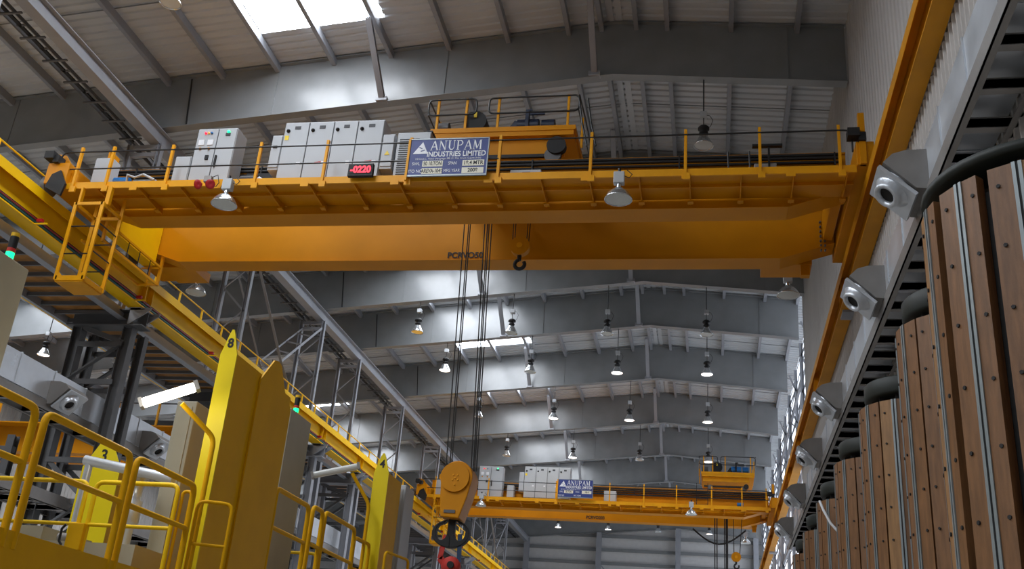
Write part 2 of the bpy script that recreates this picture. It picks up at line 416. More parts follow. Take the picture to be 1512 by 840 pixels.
# ------------------------------------------------------------------ crane runways
def runway(xi, s, label, RM='runway'):        # xi: inner top edge, s: +1 for the right side
    ro=thing('runway_girder',label,'crane runway',(xi+s*0.25,20,11.0),'yellow crane runway girders')
    y0,y1=(-12,88)
    def B(a,b,z0,z1,nm,m=None,ext=None):
        x0,x1=sorted((xi+s*a,xi+s*b)); mb=MB(); mb.box(x0,x1,y0,y1,z0,z1); return mb.build(nm,m or RM,ro)
    w=0.50 if s<0 else 0.33
    B(0,w,11.90,11.93,'top_flange'); B(0,0.012,11.70,11.90,'edge_lip')
    B(0.18,0.20,11.09,11.90,'web'); B(0.0,w*0.9,11.06,11.09,'bottom_flange')
    x0,x1=sorted((xi+s*0.22,xi+s*0.29)); mb=MB(); mb.box(x0,x1,y0,y1,11.93,12.0); mb.box(x0-0.02,x1+0.02,y0,y1,11.93,11.95); mb.build('rail','darksteel',ro)
    ys=[23.2,30.1,37.1,41.83,49.06,56.94,64.2,71.6,79.0]
    for y in ys:
        for d in (-0.18,0.18):
            x0,x1=sorted((xi+s*0.04,xi+s*0.30)); MB().box(x0,x1,y+d-0.01,y+d+0.01,11.09,11.90).build('stiffener',RM,ro)
        x0,x1=sorted((xi+s*0.05,xi+s*0.4)); MB().box(x0,x1,y-0.25,y+0.25,11.0,11.06).build('bearing_pad','steel',ro)
    return ro
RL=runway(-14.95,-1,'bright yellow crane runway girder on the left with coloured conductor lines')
RR=runway(2.95,1,'yellow crane runway girder along the right wall','runwayshade')
# conductor lines on the left girder
for (dx,z,mm,r) in ((0.10,11.13,'wire_blue',0.028),(0.07,11.20,'wire_blue',0.018),(0.13,11.19,'wire_red',0.016),(0.06,11.26,'rubber',0.014)):
    mb=MB(); mb.tube((-14.95+dx-0.12,-8,z),(-14.95+dx-0.12,86,z),r,n=6); mb.build('conductor_line',mm,RL)
for y in [15.2,18.1,22.5,26.8,31.5,36.2,41,46,51,56,61,66,71,76]:
    mb=MB(); mb.box(-14.98,-14.62,y-0.02,y+0.02,11.06,11.09); mb.build('line_bracket','runway',RL)
    mb=MB(); mb.box(-14.90,-14.76,y-0.04,y+0.04,11.12,11.19); mb.build('insulator','red',RL)
# guard rail behind the left girder
mb=MB(); mb.tube((-15.42,-6,12.56),(-15.42,19.2,12.56),0.022,n=8); mb.tube((-15.42,23.9,12.56),(-15.42,51.6,12.56),0.022,n=8); mb.tube((-15.42,56.0,12.56),(-15.42,86,12.56),0.022,n=8)
mb.build('guard_rail','runway',RL)
for k in range(56):
    y=11.2+k*1.42
    if 18.2<y<23.9 or 51<y<56.5: continue
    MB().box(-15.45,-15.40,y-0.025,y+0.025,11.93,12.56).build('guard_post','runway',RL)
# service walkway left of the girder
wk=thing('service_walkway','grey grating walkway slung under and beside the left runway girder','walkway',(-16.3,30,10.9))
mb=MB(); mb.box(-15.72,-15.62,-6,86,10.78,11.08); mb.box(-15.62,-15.50,-6,86,10.78,10.80); mb.box(-17.60,-17.50,-6,86,10.78,11.08); mb.build('side_channel','steel',wk)
mb=MB(); y=8.0
while y<86: mb.box(-17.5,-15.72,y,y+0.06,10.84,10.94); y+=0.62
tag(mb.build('cross_bars','darksteel',wk),kind='stuff')
mb=MB(); y=8.2
mb.box(-17.49,-15.73,-6,86,10.98,11.0)
mb.build('deck_plate','browndeck',wk)
rw2=thing('runway_girder','far yellow crane runway girder of the left aisle beyond the walkway','crane runway',(-17.9,30,11),'yellow crane runway girders')
mb=MB(); mb.box(-18.2,-17.75,-6,86,11.90,11.93); mb.box(-18.0,-17.98,-6,86,11.09,11.90); mb.box(-18.2,-17.78,-6,86,11.06,11.09); mb.build('girder_body','runway',rw2)
mb=MB(); mb.box(-18.02,-17.95,-6,86,11.93,12.0); mb.build('rail','darksteel',rw2)

# ------------------------------------------------------------------ lamps
def make_pendant(loc, rod, glass, label, group):
    x,y,z=loc       # z = rim of the reflector
    t=thing('pendant_lamp',label,'lamp',(x,y,z),group)
    MB().tube((x,y,z+0.95),(x,y,z+rod),0.018 if rod<4 else 0.018,n=6).build('rod','black',t)
    mb=MB(); mb.box(x-0.09,x+0.09,y-0.09,y+0.09,z+0.86,z+1.02); mb.build('junction_box','cab',t,bevel=0.01)
    mb=MB(); mb.tube((x,y,z+0.58),(x,y,z+0.88),0.014,n=6); mb.build('stem','black',t)
    mb=MB(); mb.lathe([(0.0,0.62),(0.10,0.60),(0.15,0.55),(0.15,0.50),(0.08,0.48),(0.08,0.42),(0.12,0.40),(0.12,0.36),(0.05,0.34),(0,0.34)],(x,y,z),14); mb.build('gear_housing','rubber',t)
    mb=MB(); mb.lathe([(0.05,0.36),(0.09,0.33),(0.13,0.25),(0.19,0.14),(0.245,0.04),(0.26,0.0),(0.25,0.005),(0.235,0.04),(0.18,0.14),(0.12,0.24),(0.08,0.31)],(x,y,z),20); mb.build('reflector','alu',t)
    mb=MB(); mb.lathe([(0.0,0.012),(0.15,0.016),(0.235,0.03)],(x,y,z),20); mb.build('lamp_glass',glass,t)
    mb=MB(); mb.path([(x+0.05,y,z+0.95),(x+0.16,y,z+0.92),(x+0.24,y,z+0.78),(x+0.18,y,z+0.6),(x+0.06,y,z+0.5)],0.008,5); mb.build('cable','rubber',t)
    return t
LZ=15.82
LX=[-11.72,-7.84,-4.03,-0.21]
cols=['first from the left','second from the left','third from the left','rightmost']
rows={37.1:('in the first lamp row below the front crane',['amber','lampglass','lampglass','lampglass']),
      41.83:('in the second lamp row below the front crane',['lampon','lampglass','lampon','lampon']),
      49.06:('in the third lamp row below the front crane',['lampglass','lampon','lampon','lampon']),
      56.94:('in the fourth row, just above the far crane',['lampglass','lampon','lampglass','lampon']),
      79.0:('in the row under the far crane',['lampon','lampon','lampglass','lampon'])}
PTS=[]
first=None
for y,(rw,gs) in rows.items():
    for i,x in enumerate(LX):
        rod=zu(x)-LZ
        lab='bell-shaped pendant lamp, '+cols[i]+' '+rw
        make_pendant((x,y,LZ),rod,gs[i],lab,'bell-shaped pendant lamps')
        if gs[i]=='lampon': PTS.append((x,y,LZ-0.05))
make_pendant((-0.21,23.2,15.75),zu(-0.21)-15.75,'lampglass','bell-shaped pendant lamp close above the handrail of the front crane','bell-shaped pendant lamps')
make_pendant((-12.5,17.4,16.5),zt(-12.5)-16.7,'lampglass','bell-shaped pendant lamp cut off by the top edge of the picture','bell-shaped pendant lamps')
for (x,y,z,w_) in ((-23.3,28.9,14.0,'right of the cabinet with green beacon'),(-27.2,35.6,14.1,'above the left galvanized duct'),(-26.9,40.1,14.5,'seen through the lattice column at left'),(-22.0,46,14.3,'right of the lattice column at left')):
    make_pendant((x,y,z),zu(x)-z+(0.0 if any(abs(y-r)<0.3 for r in RAF) else 1.5),'lampon','pendant lamp in the left aisle, '+w_,'bell-shaped pendant lamps'); PTS.append((x,y,z-0.05))

def make_flood(loc, label, glass='lampglass', side=True):
    x,y,z=loc       # rim centre
    t=thing('crane_floodlight',label,'lamp',(x,y,z),'floodlights under the cranes')
    mb=MB(); mb.box(x-0.11,x+0.11,y-0.08,y+0.08,z+0.36,z+0.62); mb.build('gear_box','cab',t,bevel=0.015)
    mb=MB(); mb.tube((x,y,z+0.24),(x,y,z+0.37),0.055,n=10); mb.build('neck','alu',t)
    mb=MB(); mb.lathe([(0.055,0.27),(0.09,0.25),(0.16,0.20),(0.23,0.12),(0.275,0.03),(0.285,0.0),(0.27,0.005),(0.26,0.03),(0.20,0.13),(0.12,0.20),(0.05,0.23)],(x,y,z),22); mb.build('reflector','alu',t)
    mb=MB(); mb.lathe([(0,0.0),(0.15,0.004),(0.268,0.015)],(x,y,z),22); mb.build('lamp_glass',glass,t)
    mb=MB(); mb.tube((x,y,z+0.62),(x,y,z+0.72),0.03,n=8); mb.path([(x+0.1,y,z+0.55),(x+0.2,y,z+0.5),(x+0.26,y,z+0.58),(x+0.16,y,z+0.68)],0.01,5); mb.build('hanger','black',t)
    return t

# ------------------------------------------------------------------ overhead crane
def crane(yf, name, cfg):
    """yf: front edge of the walkway; the crane spans X -15.2..3.2"""
    D=yf-18.15
    C=thing('overhead_crane',cfg['label'],'crane',(-6,yf+2.5,12.0),'double girder overhead cranes')
    XA,XB=-14.55,2.75
    gx0,gx1=-13.5,1.55         # straight part of the girder undersides
    for nm,(y0,y1) in (('front_girder',(19.3,19.9)),('rear_girder',(21.8,22.4))):
        mb=MB(); y0+=D; y1+=D
        zb,ztp,ze=11.88,13.10,12.25
        poly=[(XA,ze),(gx0,zb),(gx1,zb),(XB,ze),(XB,ztp),(XA,ztp)]
        mb.prism(poly,'y',y0+0.05,y1-0.05); mb.build(nm,'crane',C)
        mb=MB()
        for a,b in ((poly[0],poly[1]),(poly[1],poly[2]),(poly[2],poly[3])): mb.beam((a[0],(y0+y1)/2,a[1]-0.012),(b[0],(y0+y1)/2,b[1]-0.012),y1-y0,0.025)
        mb.build('bottom_flange','crane',C)
        mb=MB(); mb.box(XA,XB,y0,y1,13.10,13.13); mb.build('top_flange','crane',C)
        mb=MB(); mb.box(XA+0.4,XB-0.4,(y0+y1)/2-0.03,(y0+y1)/2+0.03,13.13,13.21); mb.build('trolley_rail','darksteel',C)
    # end carriages over the runway rails
    for (xa,xb,s) in ((-15.0,-14.45,-1),(2.78,3.12,1)):
        mb=MB(); mb.box(xa,xb,18.05+D,(23.6 if s<0 else 22.6)+D,12.10,12.62); mb.build('end_carriage','crane',C,bevel=0.01)
        for yy in (18.5,22.3):
            mb=MB(); xc=-15.2 if s<0 else 3.2
            mb.tube((xc-0.05,yy+D,12.25),(xc+0.05,yy+D,12.25),0.25,n=18); mb.tube((xc,yy+D,12.25),(xa if s>0 else xb,yy+D,12.25),0.05,n=8)
            mb.build('wheel','darksteel',C)
        mb=MB(); xc=(xa+xb)/2
        mb.box(xc-0.33,xc-0.10,17.9+D,18.15+D,12.68,12.86); mb.box(xc-0.12,xc+0.02,17.95+D,18.2+D,12.6,12.78); mb.build('buffer','rubber',C)
        # gusset / splice plate between girders, inner side
        xi=-14.5 if s<0 else 2.70
        x0,x1=sorted((xi,xi+(0.35 if s<0 else -0.2)))
        mb=MB(); mb.box(x0,x1,19.9+D,21.8+D,11.75 if s<0 else 12.3,12.98); mb.build('link_plate','crane' if s>0 else 'runway',C)
        mb=MB()
        for k in range(7):
            for d in (0,0.09):
                xx=-14.28 if s<0 else 2.45
                mb.tube((xx+d,21.86+D-0.1,12.05+k*0.12),(xx+d,21.84+D,12.05+k*0.12),0.022,n=6)
        mb.build('bolt_row','darksteel' if s>0 else 'runway',C)
    mb=MB(); mb.box(-14.02,-13.98,18.7+D,19.1+D,12.1,13.32); mb.build('end_post','crane',C)
    mb=MB(); mb.box(2.84,2.96,18.0+D,18.12+D,12.1,13.25); mb.prism([(18.12+D,12.6),(18.5+D,12.6),(18.12+D,13.1)],'x',2.88,2.92); mb.build('end_post','crane',C)
    mb=MB(); mb.prism([(-14.95,12.95),(-14.72,12.90),(-14.28,12.35),(-14.28,12.1),(-14.95,12.1)],'y',18.2+D,18.24+D); mb.build('corner_plate','crane',C)
    mb=MB(); mb.prism([(-14.9,11.98),(-14.45,11.75),(-14.4,12.05),(-14.6,12.4),(-14.8,12.3)],'y',18.0+D,18.06+D); mb.build('rail_sweep','rubber',C)
    # underslung brackets by the right end
    mb=MB(); mb.box(1.15,2.3,22.45+D,23.2+D,12.0,12.25); mb.box(2.05,2.25,22.5+D,22.7+D,11.75,12.0); mb.build('support_bracket','crane',C)
    mb=MB(); mb.box(-14.4,-13.5,22.45+D,23.5+D,12.0,12.25); mb.box(-14.0,-13.9,23.5+D,24.05+D,12.35,12.45); mb.build('support_bracket','crane',C)
    # front walkway
    wx0,wx1=-14.45,2.78
    mb=MB(); mb.box(wx0,wx1,18.17+D,19.3+D,12.07,12.10); mb.build('walkway_plate','crane',C)
    mb=MB(); mb.box(wx0,wx1,18.13+D,18.17+D,11.98,12.14); mb.build('walkway_edge','crane2',C)
    mb=MB(); mb.box(wx0,wx1,18.66+D,18.70+D,12.0,12.07); mb.build('walkway_stringer','crane',C)
    xs=[-13.7+1.02*k for k in range(17)]
    for k,x in enumerate(xs):
        if x>wx1-0.1: continue
        mb=MB(); mb.prism([(18.17+D,12.07),(19.33+D,12.07),(19.33+D,11.93),(19.12+D,11.93),(18.17+D,12.0)],'x',x-0.012,x+0.012)
        mb.box(x-0.05,x+0.05,18.17+D,19.3+D,11.985,12.0) if False else None
        mb.box(x-0.06,x+0.06,19.08+D,19.22+D,11.90,11.94)
        mb.build('bracket','crane',C)
    for k,x in enumerate(xs[::2]):
        MB().box(x-0.09+0.95,x+0.09+0.95,18.115+D,18.13+D,11.91,12.0).build('edge_cleat','crane2',C) if x<1.5 else None
    for x in cfg['posts']:
        mb=MB(); mb.angle((x,18.10+D,11.90),(x,18.10+D,13.05),0.055,0.012); mb.box(x-0.07,x+0.07,18.08+D,18.13+D,11.88,12.02); mb.build('handrail_post','crane2',C)
    for z in (12.92,12.47):
        mb=MB()
        if z>12.5: mb.rpath([(-14.75,18.10+D,12.47),(-14.75,18.10+D,12.92),(2.72,18.10+D,12.92),(2.72,18.10+D,12.42)],0.019,0.16,n=8)
        else: mb.rpath([(-14.75,18.10+D,12.52),(-14.75,18.10+D,12.47),(cfg.get('midend',-4.4),18.10+D,12.47)],0.017,0.03,n=8)
        mb.build('handrail','black',C)
    # cable runs in front of the front girder
    for (y,z,r) in ((19.2,13.02,0.03),(19.18,12.93,0.03),(19.2,12.84,0.025),(19.22,12.75,0.02)):
        MB().tube((-14.2,y+D,z),(2.6,y+D,z),r*1.3,n=6).build('cable_run','rubber',C)
    mb=MB()
    for k in range(6): MB().box(-13.5+3.2*k,-13.47+3.2*k,19.14+D,19.3+D,12.74,13.05).build('cable_hanger','rubber',C)
    # rear walkway sliver + rail
    mb=MB(); mb.box(-14.3,2.6,22.4+D,23.3+D,12.60,12.63); mb.build('rear_walkway','crane',C)
    # access cage at the left
    cg=MB(); x0,x1,y0,y1,z0,z1=-13.97,-13.30,18.0+D,18.75+D,9.66,11.55
    for yy in (y0,y1):
        cg.box(x0-0.04,x0+0.04,yy-0.02,yy+0.02,z0,z1 if yy==y0 else 12.0); cg.box(x1-0.04,x1+0.04,yy-0.02,yy+0.02,z0,z1 if yy==y0 else 12.0)
        cg.box(x0,x1,yy-0.02,yy+0.02,z1-0.07,z1); cg.box(x0,x1,yy-0.02,yy+0.02,z0-0.02,z0+0.09)
        cg.prism([(x0,z0+0.09),(x0+0.14,z0+0.09),(x0,z0+0.23)],'y',yy-0.01,yy+0.01); cg.prism([(x1,z0+0.09),(x1-0.14,z0+0.09),(x1,z0+0.23)],'y',yy-0.01,yy+0.01)
    for xx in (x0,x1): cg.box(xx-0.02,xx+0.02,y0,y1,z0-0.02,z0+0.09); cg.box(xx-0.02,xx+0.02,y0,y1,z1-0.07,z1)
    cg.box(x0-0.3+0.25,x0+0.0,y0+0.1,y0+0.2,z1,12.0); cg.box(x1-0.05,x1+0.05,y0+0.1,y0+0.2,z1,12.0)
    cg.box(x0,x1,y0,y1,z0-0.05,z0-0.02)
    cage=cg.build('ladder_cage','crane2',C)
    mb=MB()
    for z in (10.28,10.95):
        mb.tube((x0,y0,z),(x1,y0,z),0.016,n=6); mb.tube((x0,y1,z-0.1),(x1,y1,z-0.1),0.016,n=6); mb.tube((x1,y0,z+0.1),(x1,y1,z+0.1),0.016,n=6)
    mb.build('cage_bars','black',cage)
    # maintenance basket beside the left end carriage
    bk=MB(); X=-14.02; ya,yb=19.3+D,21.9+D
    bk.beam((X,ya,11.72),(X,yb,11.72),0.05,0.05); bk.beam((X,ya,11.25),(X,yb,11.25),0.05,0.06); bk.beam((X,yb,11.22),(X,yb,12.1),0.07,0.07); bk.beam((X,ya,11.22),(X,ya,12.0),0.06,0.06)
    bk.beam((X-0.55,ya,11.25),(X-0.55,yb,11.25),0.05,0.06); bk.beam((X,yb,11.25),(X-0.55,yb,11.25),0.06,0.05); bk.beam((X,yb,11.72),(X-0.55,yb,11.72),0.04,0.04)
    bk.beam((X-0.3,yb,11.2),(X-0.3,yb,12.1),0.05,0.05)
    b2=bk.build('maintenance_basket','crane2',C)
    mb=MB()
    for k in range(1,5): mb.tube((X,ya+k*0.52,11.25),(X,ya+k*0.52,11.72),0.012,n=6)
    mb.tube((X-0.3,ya,11.5),(X-0.3,yb,11.5),0.018,n=6); mb.build('basket_bars','black',b2)
    # rear floodlight brackets
    # stencil on the rear girder
    text('stencil_lettering',cfg['stencil'],0.215,(cfg['stx'],21.84+D,12.0),'ink',C,'y','CENTER',wide=0.98,ext=0.003,bold=0.006)
    return C
POSTS1=[-14.25,-13.44,-11.96,-9.82,-8.25,-6.34,-4.37,-2.43,-0.5,0.97,2.5]
POSTS2=[-14.0,-11.2,-7.7,-5.0,-3.3,-1.7,0.0,1.45,2.6]
C1=crane(18.15,'front',dict(label='large orange double girder overhead crane spanning the hall in the foreground',posts=POSTS1,stencil='PCRVO50',stx=-5.92,midend=-4.4))
C2=crane(50.7,'far',dict(label='smaller looking far overhead crane at the end of the hall',posts=POSTS2,stencil='PCRVO203',stx=-6.1,midend=2.7))

# ---- electrical cabinets
def cabinet(yf, x0,x1,z0,z1,label,doors,details=None,depth=0.5,group=None,name='control_cabinet',y0=18.6):
    D=yf-18.15; y=y0+D
    t=thing(name,label,'cabinet',((x0+x1)/2,y+depth/2,z0),group)
    mb=MB(); mb.box(x0,x1,y,y+depth,z0,z1); mb.build('body','cab',t,bevel=0.012)
    n=len(doors)-1
    for i in range(n):
        a=x0+(x1-x0)*doors[i]+0.012; b=x0+(x1-x0)*doors[i+1]-0.012
        mb=MB(); mb.box(a,b,y-0.022,y-0.002,z0+0.06,z1-0.03); d=mb.build('door','cab',t,bevel=0.004)
        if details: details(i,a,b,z0,z1,y-0.022,d)
    mb=MB()
    for i in range(1,n):
        a=x0+(x1-x0)*doors[i]; mb.box(a-0.008,a+0.008,y-0.012,y-0.001,z0+0.05,z1-0.03)
    if n>1: mb.build('door_gap','cabdark',t)
    return t
def detA(i,a,b,z0,z1,y,d):
    w=b-a
    if i==0:
        for k,(dx,mm) in enumerate(((0.40,'red'),(0.55,'amber'),(0.70,'bluemotor'))):
            MB().lathe([(0.028,0),(0.028,0.03),(0,0.035)],(a+w*dx,y,z1-0.14),10,axis=(0,-1,0)).build('indicator_lamp','led' if k==0 else mm,d)
        for dx in (0.28,0.72):
            MB().box(a+w*dx-0.07,a+w*dx+0.07,y-0.02,y,z1-0.46,z1-0.32).build('meter','white',d); MB().lathe([(0.03,0),(0.03,0.03),(0,0.035)],(a+w*dx,y,z1-0.56),8,axis=(0,-1,0)).build('push_button','crane',d)
        MB().box(a+w*0.62,a+w*0.78,y-0.03,y,z1-0.85,z1-0.74).build('switch','rubber',d)
    else:
        MB().box(a+w*0.42,a+w*0.68,y-0.02,y,z1-0.22,z1-0.15).build('label_plate','cabdark',d)
        MB().lathe([(0.035,0),(0.035,0.03),(0,0.035)],(a+w*0.56,y,z1-0.12),10,axis=(0,-1,0)).build('indicator_lamp','greenlight',d)
        MB().box(a+0.04,a+0.08,y-0.04,y,z0+0.62,z0+0.92).build('handle','rubber',d)
def detB(i,a,b,z0,z1,y,d):
    w=b-a
    MB().lathe([(0.045,0),(0.045,0.02),(0.02,0.06),(0,0.06)],(a+w*0.16,y,z1-0.24),10,axis=(0,-1,0)).build('rotary_switch','rubber',d)
    MB().box(a+w*0.42,a+w*0.66,y-0.01,y,z1-0.20,z1-0.12).build('label_plate','cabdark',d)
    MB().box(a+w*0.72,a+w*0.88,y-0.006,y,z0+0.62,z0+0.70).build('rating_plate','white',d)
    if i==0: MB().box(a+w*0.05,a+w*0.22,y-0.006,y,z1-0.48,z1-0.36).build('warning_label','yellowtag',d)
def detB1(i,a,b,z0,z1,y,d):
    detB(i,a,b,z0,z1,y,d)
    if i in (1,3):
        MB().beam((a+(b-a)*0.45,y-0.004,z0+0.66),(a+(b-a)*0.72,y-0.004,z0+0.68),0.004,0.05).build('maker_badge','redtext',d)
cabinet(18.15,-11.75,-10.77,12.1,13.77,'tall two door grey cabinet with meters and coloured indicator lamps, front crane',[0,0.53,1],detA,depth=0.5,group='electrical cabinets on the front crane')
cabinet(18.15,-9.60,-7.22,12.1,13.86,'long row of four joined tall grey cabinet doors with rotary switches on the front crane',[0,0.25,0.5,0.74,1],detB1,group='electrical cabinets on the front crane')
c=cabinet(18.15,-9.86,-9.61,12.62,13.53,'small shallow cabinet fixed to the left side of the four door cabinets, front crane',[0,1],None,depth=0.4,group='electrical cabinets on the front crane')
MB().box(-9.80,-9.70,18.56,18.58,13.18,13.24).build('latch','rubber',c)
c=cabinet(18.15,-7.21,-6.93,12.58,13.47,'narrow box with yellow warning triangle right of the four door cabinets, front crane',[0,1],None,depth=0.3,group='electrical cabinets on the front crane')
MB().prism([(-7.12,12.92),(-7.00,12.92),(-7.06,13.03)],'y',18.565,18.578).build('warning_triangle','yellowtag',c)
c=cabinet(18.15,-6.87,-6.10,12.1,13.50,'pale louvred cabinet standing partly behind the blue sign board, front crane',[0,1],None,depth=0.5,group='electrical cabinets on the front crane')
mb=MB()
for k in range(20): mb.box(-6.80,-6.35,18.565,18.578,12.25+k*0.055,12.27+k*0.055)
mb.build('louvres','cabdark',c); MB().box(-6.2,-6.08,18.59,19.1,13.5,13.53).build('lid','cabdark',c)
c=cabinet(18.15,-14.22,-13.80,12.1,13.06,'small white box with rounded edge at the left end of the front crane walkway',[0,1],None,depth=0.35,name='junction_cabinet',group='electrical cabinets on the front crane')
c=cabinet(18.15,-12.17,-11.78,12.1,13.04,'low light grey box left of the two door cabinet, front crane',[0,1],None,depth=0.4,name='junction_cabinet',group='electrical cabinets on the front crane')
# small machinery on the walkway
def simple(name,label,cat,mb,m,origin,group=None):
    return tag(mb.build(name,m,origin=origin),label,cat,group)
t=thing('travel_motor','blue travel motor behind the white box at the left end of the front crane','motor',(-13.4,18.6,12.1))
MB().tube((-13.62,18.65,12.42),(-13.25,18.65,12.42),0.11,n=14).build('motor_body','bluemotor',t)
MB().box(-13.6,-13.3,18.55,18.75,12.1,12.33).build('motor_foot','darksteel',t)
t=thing('gearbox','pale grey gearbox with bent pipes on the front crane walkway, left','gearbox',(-12.9,18.7,12.1))
MB().box(-13.1,-12.5,18.5,18.9,12.1,12.42).build('housing','strip',t,bevel=0.05)
MB().path([(-13.2,18.5,12.2),(-13.2,18.45,12.5),(-13.0,18.45,12.42),(-12.8,18.45,12.5),(-12.5,18.45,12.35)],0.03,6).build('pipe','cab',t)
MB().tube((-12.5,18.7,12.3),(-12.35,18.7,12.3),0.1,n=12).build('shaft','darksteel',t)
t=thing('drive_motor','dark drive motor with pale end cap between the grey cabinets of the front crane','motor',(-10.2,18.7,12.1))
MB().tube((-10.5,18.75,12.4),(-10.08,18.75,12.4),0.15,n=16).build('motor_body','rubber',t)
MB().tube((-10.08,18.75,12.4),(-9.92,18.75,12.36),0.13,0.07,n=16).build('end_cap','cab',t)
MB().box(-10.45,-10.1,18.62,18.88,12.1,12.3).build('foot','darksteel',t)
simple('resistor_box','black resistor box behind the motor of the front crane','box',MB().box(-10.55,-9.65,19.0,19.2,12.1,12.78),'rubber',(-10.1,19.1,12.1))
# red digital display
t=thing('load_display','black load display with red digits hung on the handrail of the front crane','display',(-7.4,18.03,12.0))
MB().box(-7.66,-7.10,17.98,18.08,12.06,12.36).build('case','rubber',t,bevel=0.01)
MB().box(-7.62,-7.14,17.972,17.982,12.11,12.31).build('bezel','coredark',t)
text('digits','-0220',0.22,(-7.37,17.968,12.205),'led',t,'y','CENTER',wide=0.9,ext=0.002,bold=0.008)
# sirens
def siren(x,D,label):
    t=thing('twin_horn_siren',label,'siren',(x,18.02+D,12.0),'twin horn sirens')
    MB().box(x-0.09,x+0.09,17.98+D,18.10+D,12.0,12.16).build('siren_body','galvtray',t,bevel=0.02)
    for d in (-0.12,0.12):
        MB().lathe([(0.03,0.0),(0.05,0.04),(0.105,0.10),(0.11,0.12),(0.03,0.09),(0,0.08)],(x+d,18.0+D,11.95),14,axis=(d*2,-0.8,-0.5)).build('horn','red',t)
    MB().path([(x+0.08,18.05+D,12.15),(x+0.2,18.05+D,12.2),(x+0.26,18.05+D,12.0),(x+0.2,18.05+D,11.9)],0.01,5).build('cable','rubber',t)
siren(-10.9,0,'grey siren with two red horns below the two door cabinet of the front crane')
siren(-12.35,32.55,'grey siren with two red horns on the far crane')
make_flood((-10.38,18.0,11.42),'aluminium floodlight under the left part of the front crane walkway')
make_flood((-1.84,18.0,11.38),'aluminium floodlight under the right part of the front crane walkway')
make_flood((-14.12,24.0,11.92),'floodlight with orange tinted shade under the rear left end of the front crane')
make_flood((1.86,24.0,11.86),'floodlight under the rear right end of the front crane')
make_flood((-11.5,50.5,11.6),'small aluminium floodlight under the left part of the far crane walkway')
make_flood((-1.0,50.5,11.6),'small aluminium floodlight under the right part of the far crane walkway')
make_flood((1.75,56.6,11.4),'small floodlight under the rear right end of the far crane')
# low boxes right of the sign
def lowbox(x0,x1,y,z0,z1,label,m='cab',extra=True,grp='low boxes on the front crane walkway'):
    t=thing('equipment_box',label,'box',((x0+x1)/2,y,z0),grp)
    MB().box(x0,x1,y,y+0.4,z0,z1).build('case',m,t,bevel=0.015)
    if extra: MB().box(x0+(x1-x0)*0.4,x0+(x1-x0)*0.65,y-0.008,y,z1-0.14,z1-0.06).build('label_plate','blue',t)
    return t
lowbox(-4.22,-3.55,18.5,12.1,12.42,'low pale box with blue label just right of the blue sign, front crane')
lowbox(-5.0,-4.5,18.65,12.1,12.44,'low dark box partly behind the blue sign, front crane','darksteel',False)
lowbox(0.85,1.3,18.6,12.1,12.50,'grey box on the front crane walkway near its right end','galvtray',False)
lowbox(1.55,1.85,18.6,12.1,12.40,'dark blue box on the front crane walkway near its right end','darkblue',False)
simple('work_lamp','black flat work lamp on an orange post at the right of the front crane','lamp',MB().box(0.82,1.42,18.55,18.65,12.88,12.93).box(1.13,1.17,18.58,18.62,12.1,12.88),'black',(1.15,18.6,12.1))

for px,lab in ((0.35,'left'),(0.78,'right')):
    simple('upright_pin','%s of two short black pins on the front crane walkway'%lab,'pin',MB().tube((px,18.7,12.1),(px-0.02,18.7,12.85),0.02,n=6),'black',(px,18.7,12.1),'black upright pins')
# sign boards
def serif_word(word,h,pos,wtot,m,parent):
    """Roman capitals with thick and thin strokes, drawn as strokes: facing -Y"""
    L={'A':[(0.02,0,0.46,1,0.10),(0.46,1,0.90,0,0.19),(0.22,0.36,0.70,0.36,0.07),(-0.08,0.02,0.22,0.02,0.05),(0.68,0.02,1.02,0.02,0.05)],
       'N':[(0.08,0,0.08,1,0.08),(0.08,1,0.84,0,0.19),(0.84,0,0.84,1,0.08),(-0.06,0.98,0.2,0.98,0.05),(-0.06,0.02,0.22,0.02,0.05),(0.70,0.98,1.0,0.98,0.05)],
       'U':[(0.14,1,0.14,0.28,0.18),(0.14,0.28,0.30,0.06,0.16),(0.30,0.06,0.60,0.05,0.10),(0.60,0.05,0.78,0.26,0.09),(0.78,0.26,0.78,1,0.08),(-0.04,0.98,0.32,0.98,0.05),(0.64,0.98,0.94,0.98,0.05)],
       'P':[(0.14,0,0.14,1,0.18),(0.14,0.97,0.55,0.97,0.06),(0.55,0.97,0.74,0.80,0.13),(0.74,0.82,0.74,0.64,0.17),(0.74,0.66,0.55,0.48,0.13),(0.55,0.48,0.14,0.48,0.06),(-0.04,0.02,0.34,0.02,0.05),(-0.04,0.98,0.2,0.98,0.05)],
       'M':[(0.08,0,0.12,1,0.08),(0.14,1,0.52,0.08,0.19),(0.52,0.08,0.92,1,0.08),(0.98,1,0.98,0,0.19),(-0.06,0.02,0.22,0.02,0.05),(-0.02,0.98,0.2,0.98,0.05),(0.82,0.02,1.14,0.02,0.05),(0.86,0.98,1.14,0.98,0.05)]}
    W={'A':1.0,'N':1.05,'U':1.0,'P':0.92,'M':1.22}
    tot=sum(W[c]*1.0 for c in word); k=wtot/tot; x=pos[0]-wtot/2; mb=MB()
    for c in word:
        for (a,b,c2,d,t) in L[c]:
            p=Vector((x+a*k*0.86+0.04*k,pos[1],pos[2]-h/2+b*h)); q=Vector((x+c2*k*0.86+0.04*k,pos[1],pos[2]-h/2+d*h))
            mb.beam(p,q,0.004,t*k*0.80 if abs(p.x-q.x)<abs(p.z-q.z)*3 else t*h*0.9,up=(0,0,1) if abs(p.x-q.x)>abs(p.z-q.z)*0.05 else (1,0,0))
        x+=W[c]*k
    return mb.build('maker_name',m,parent)
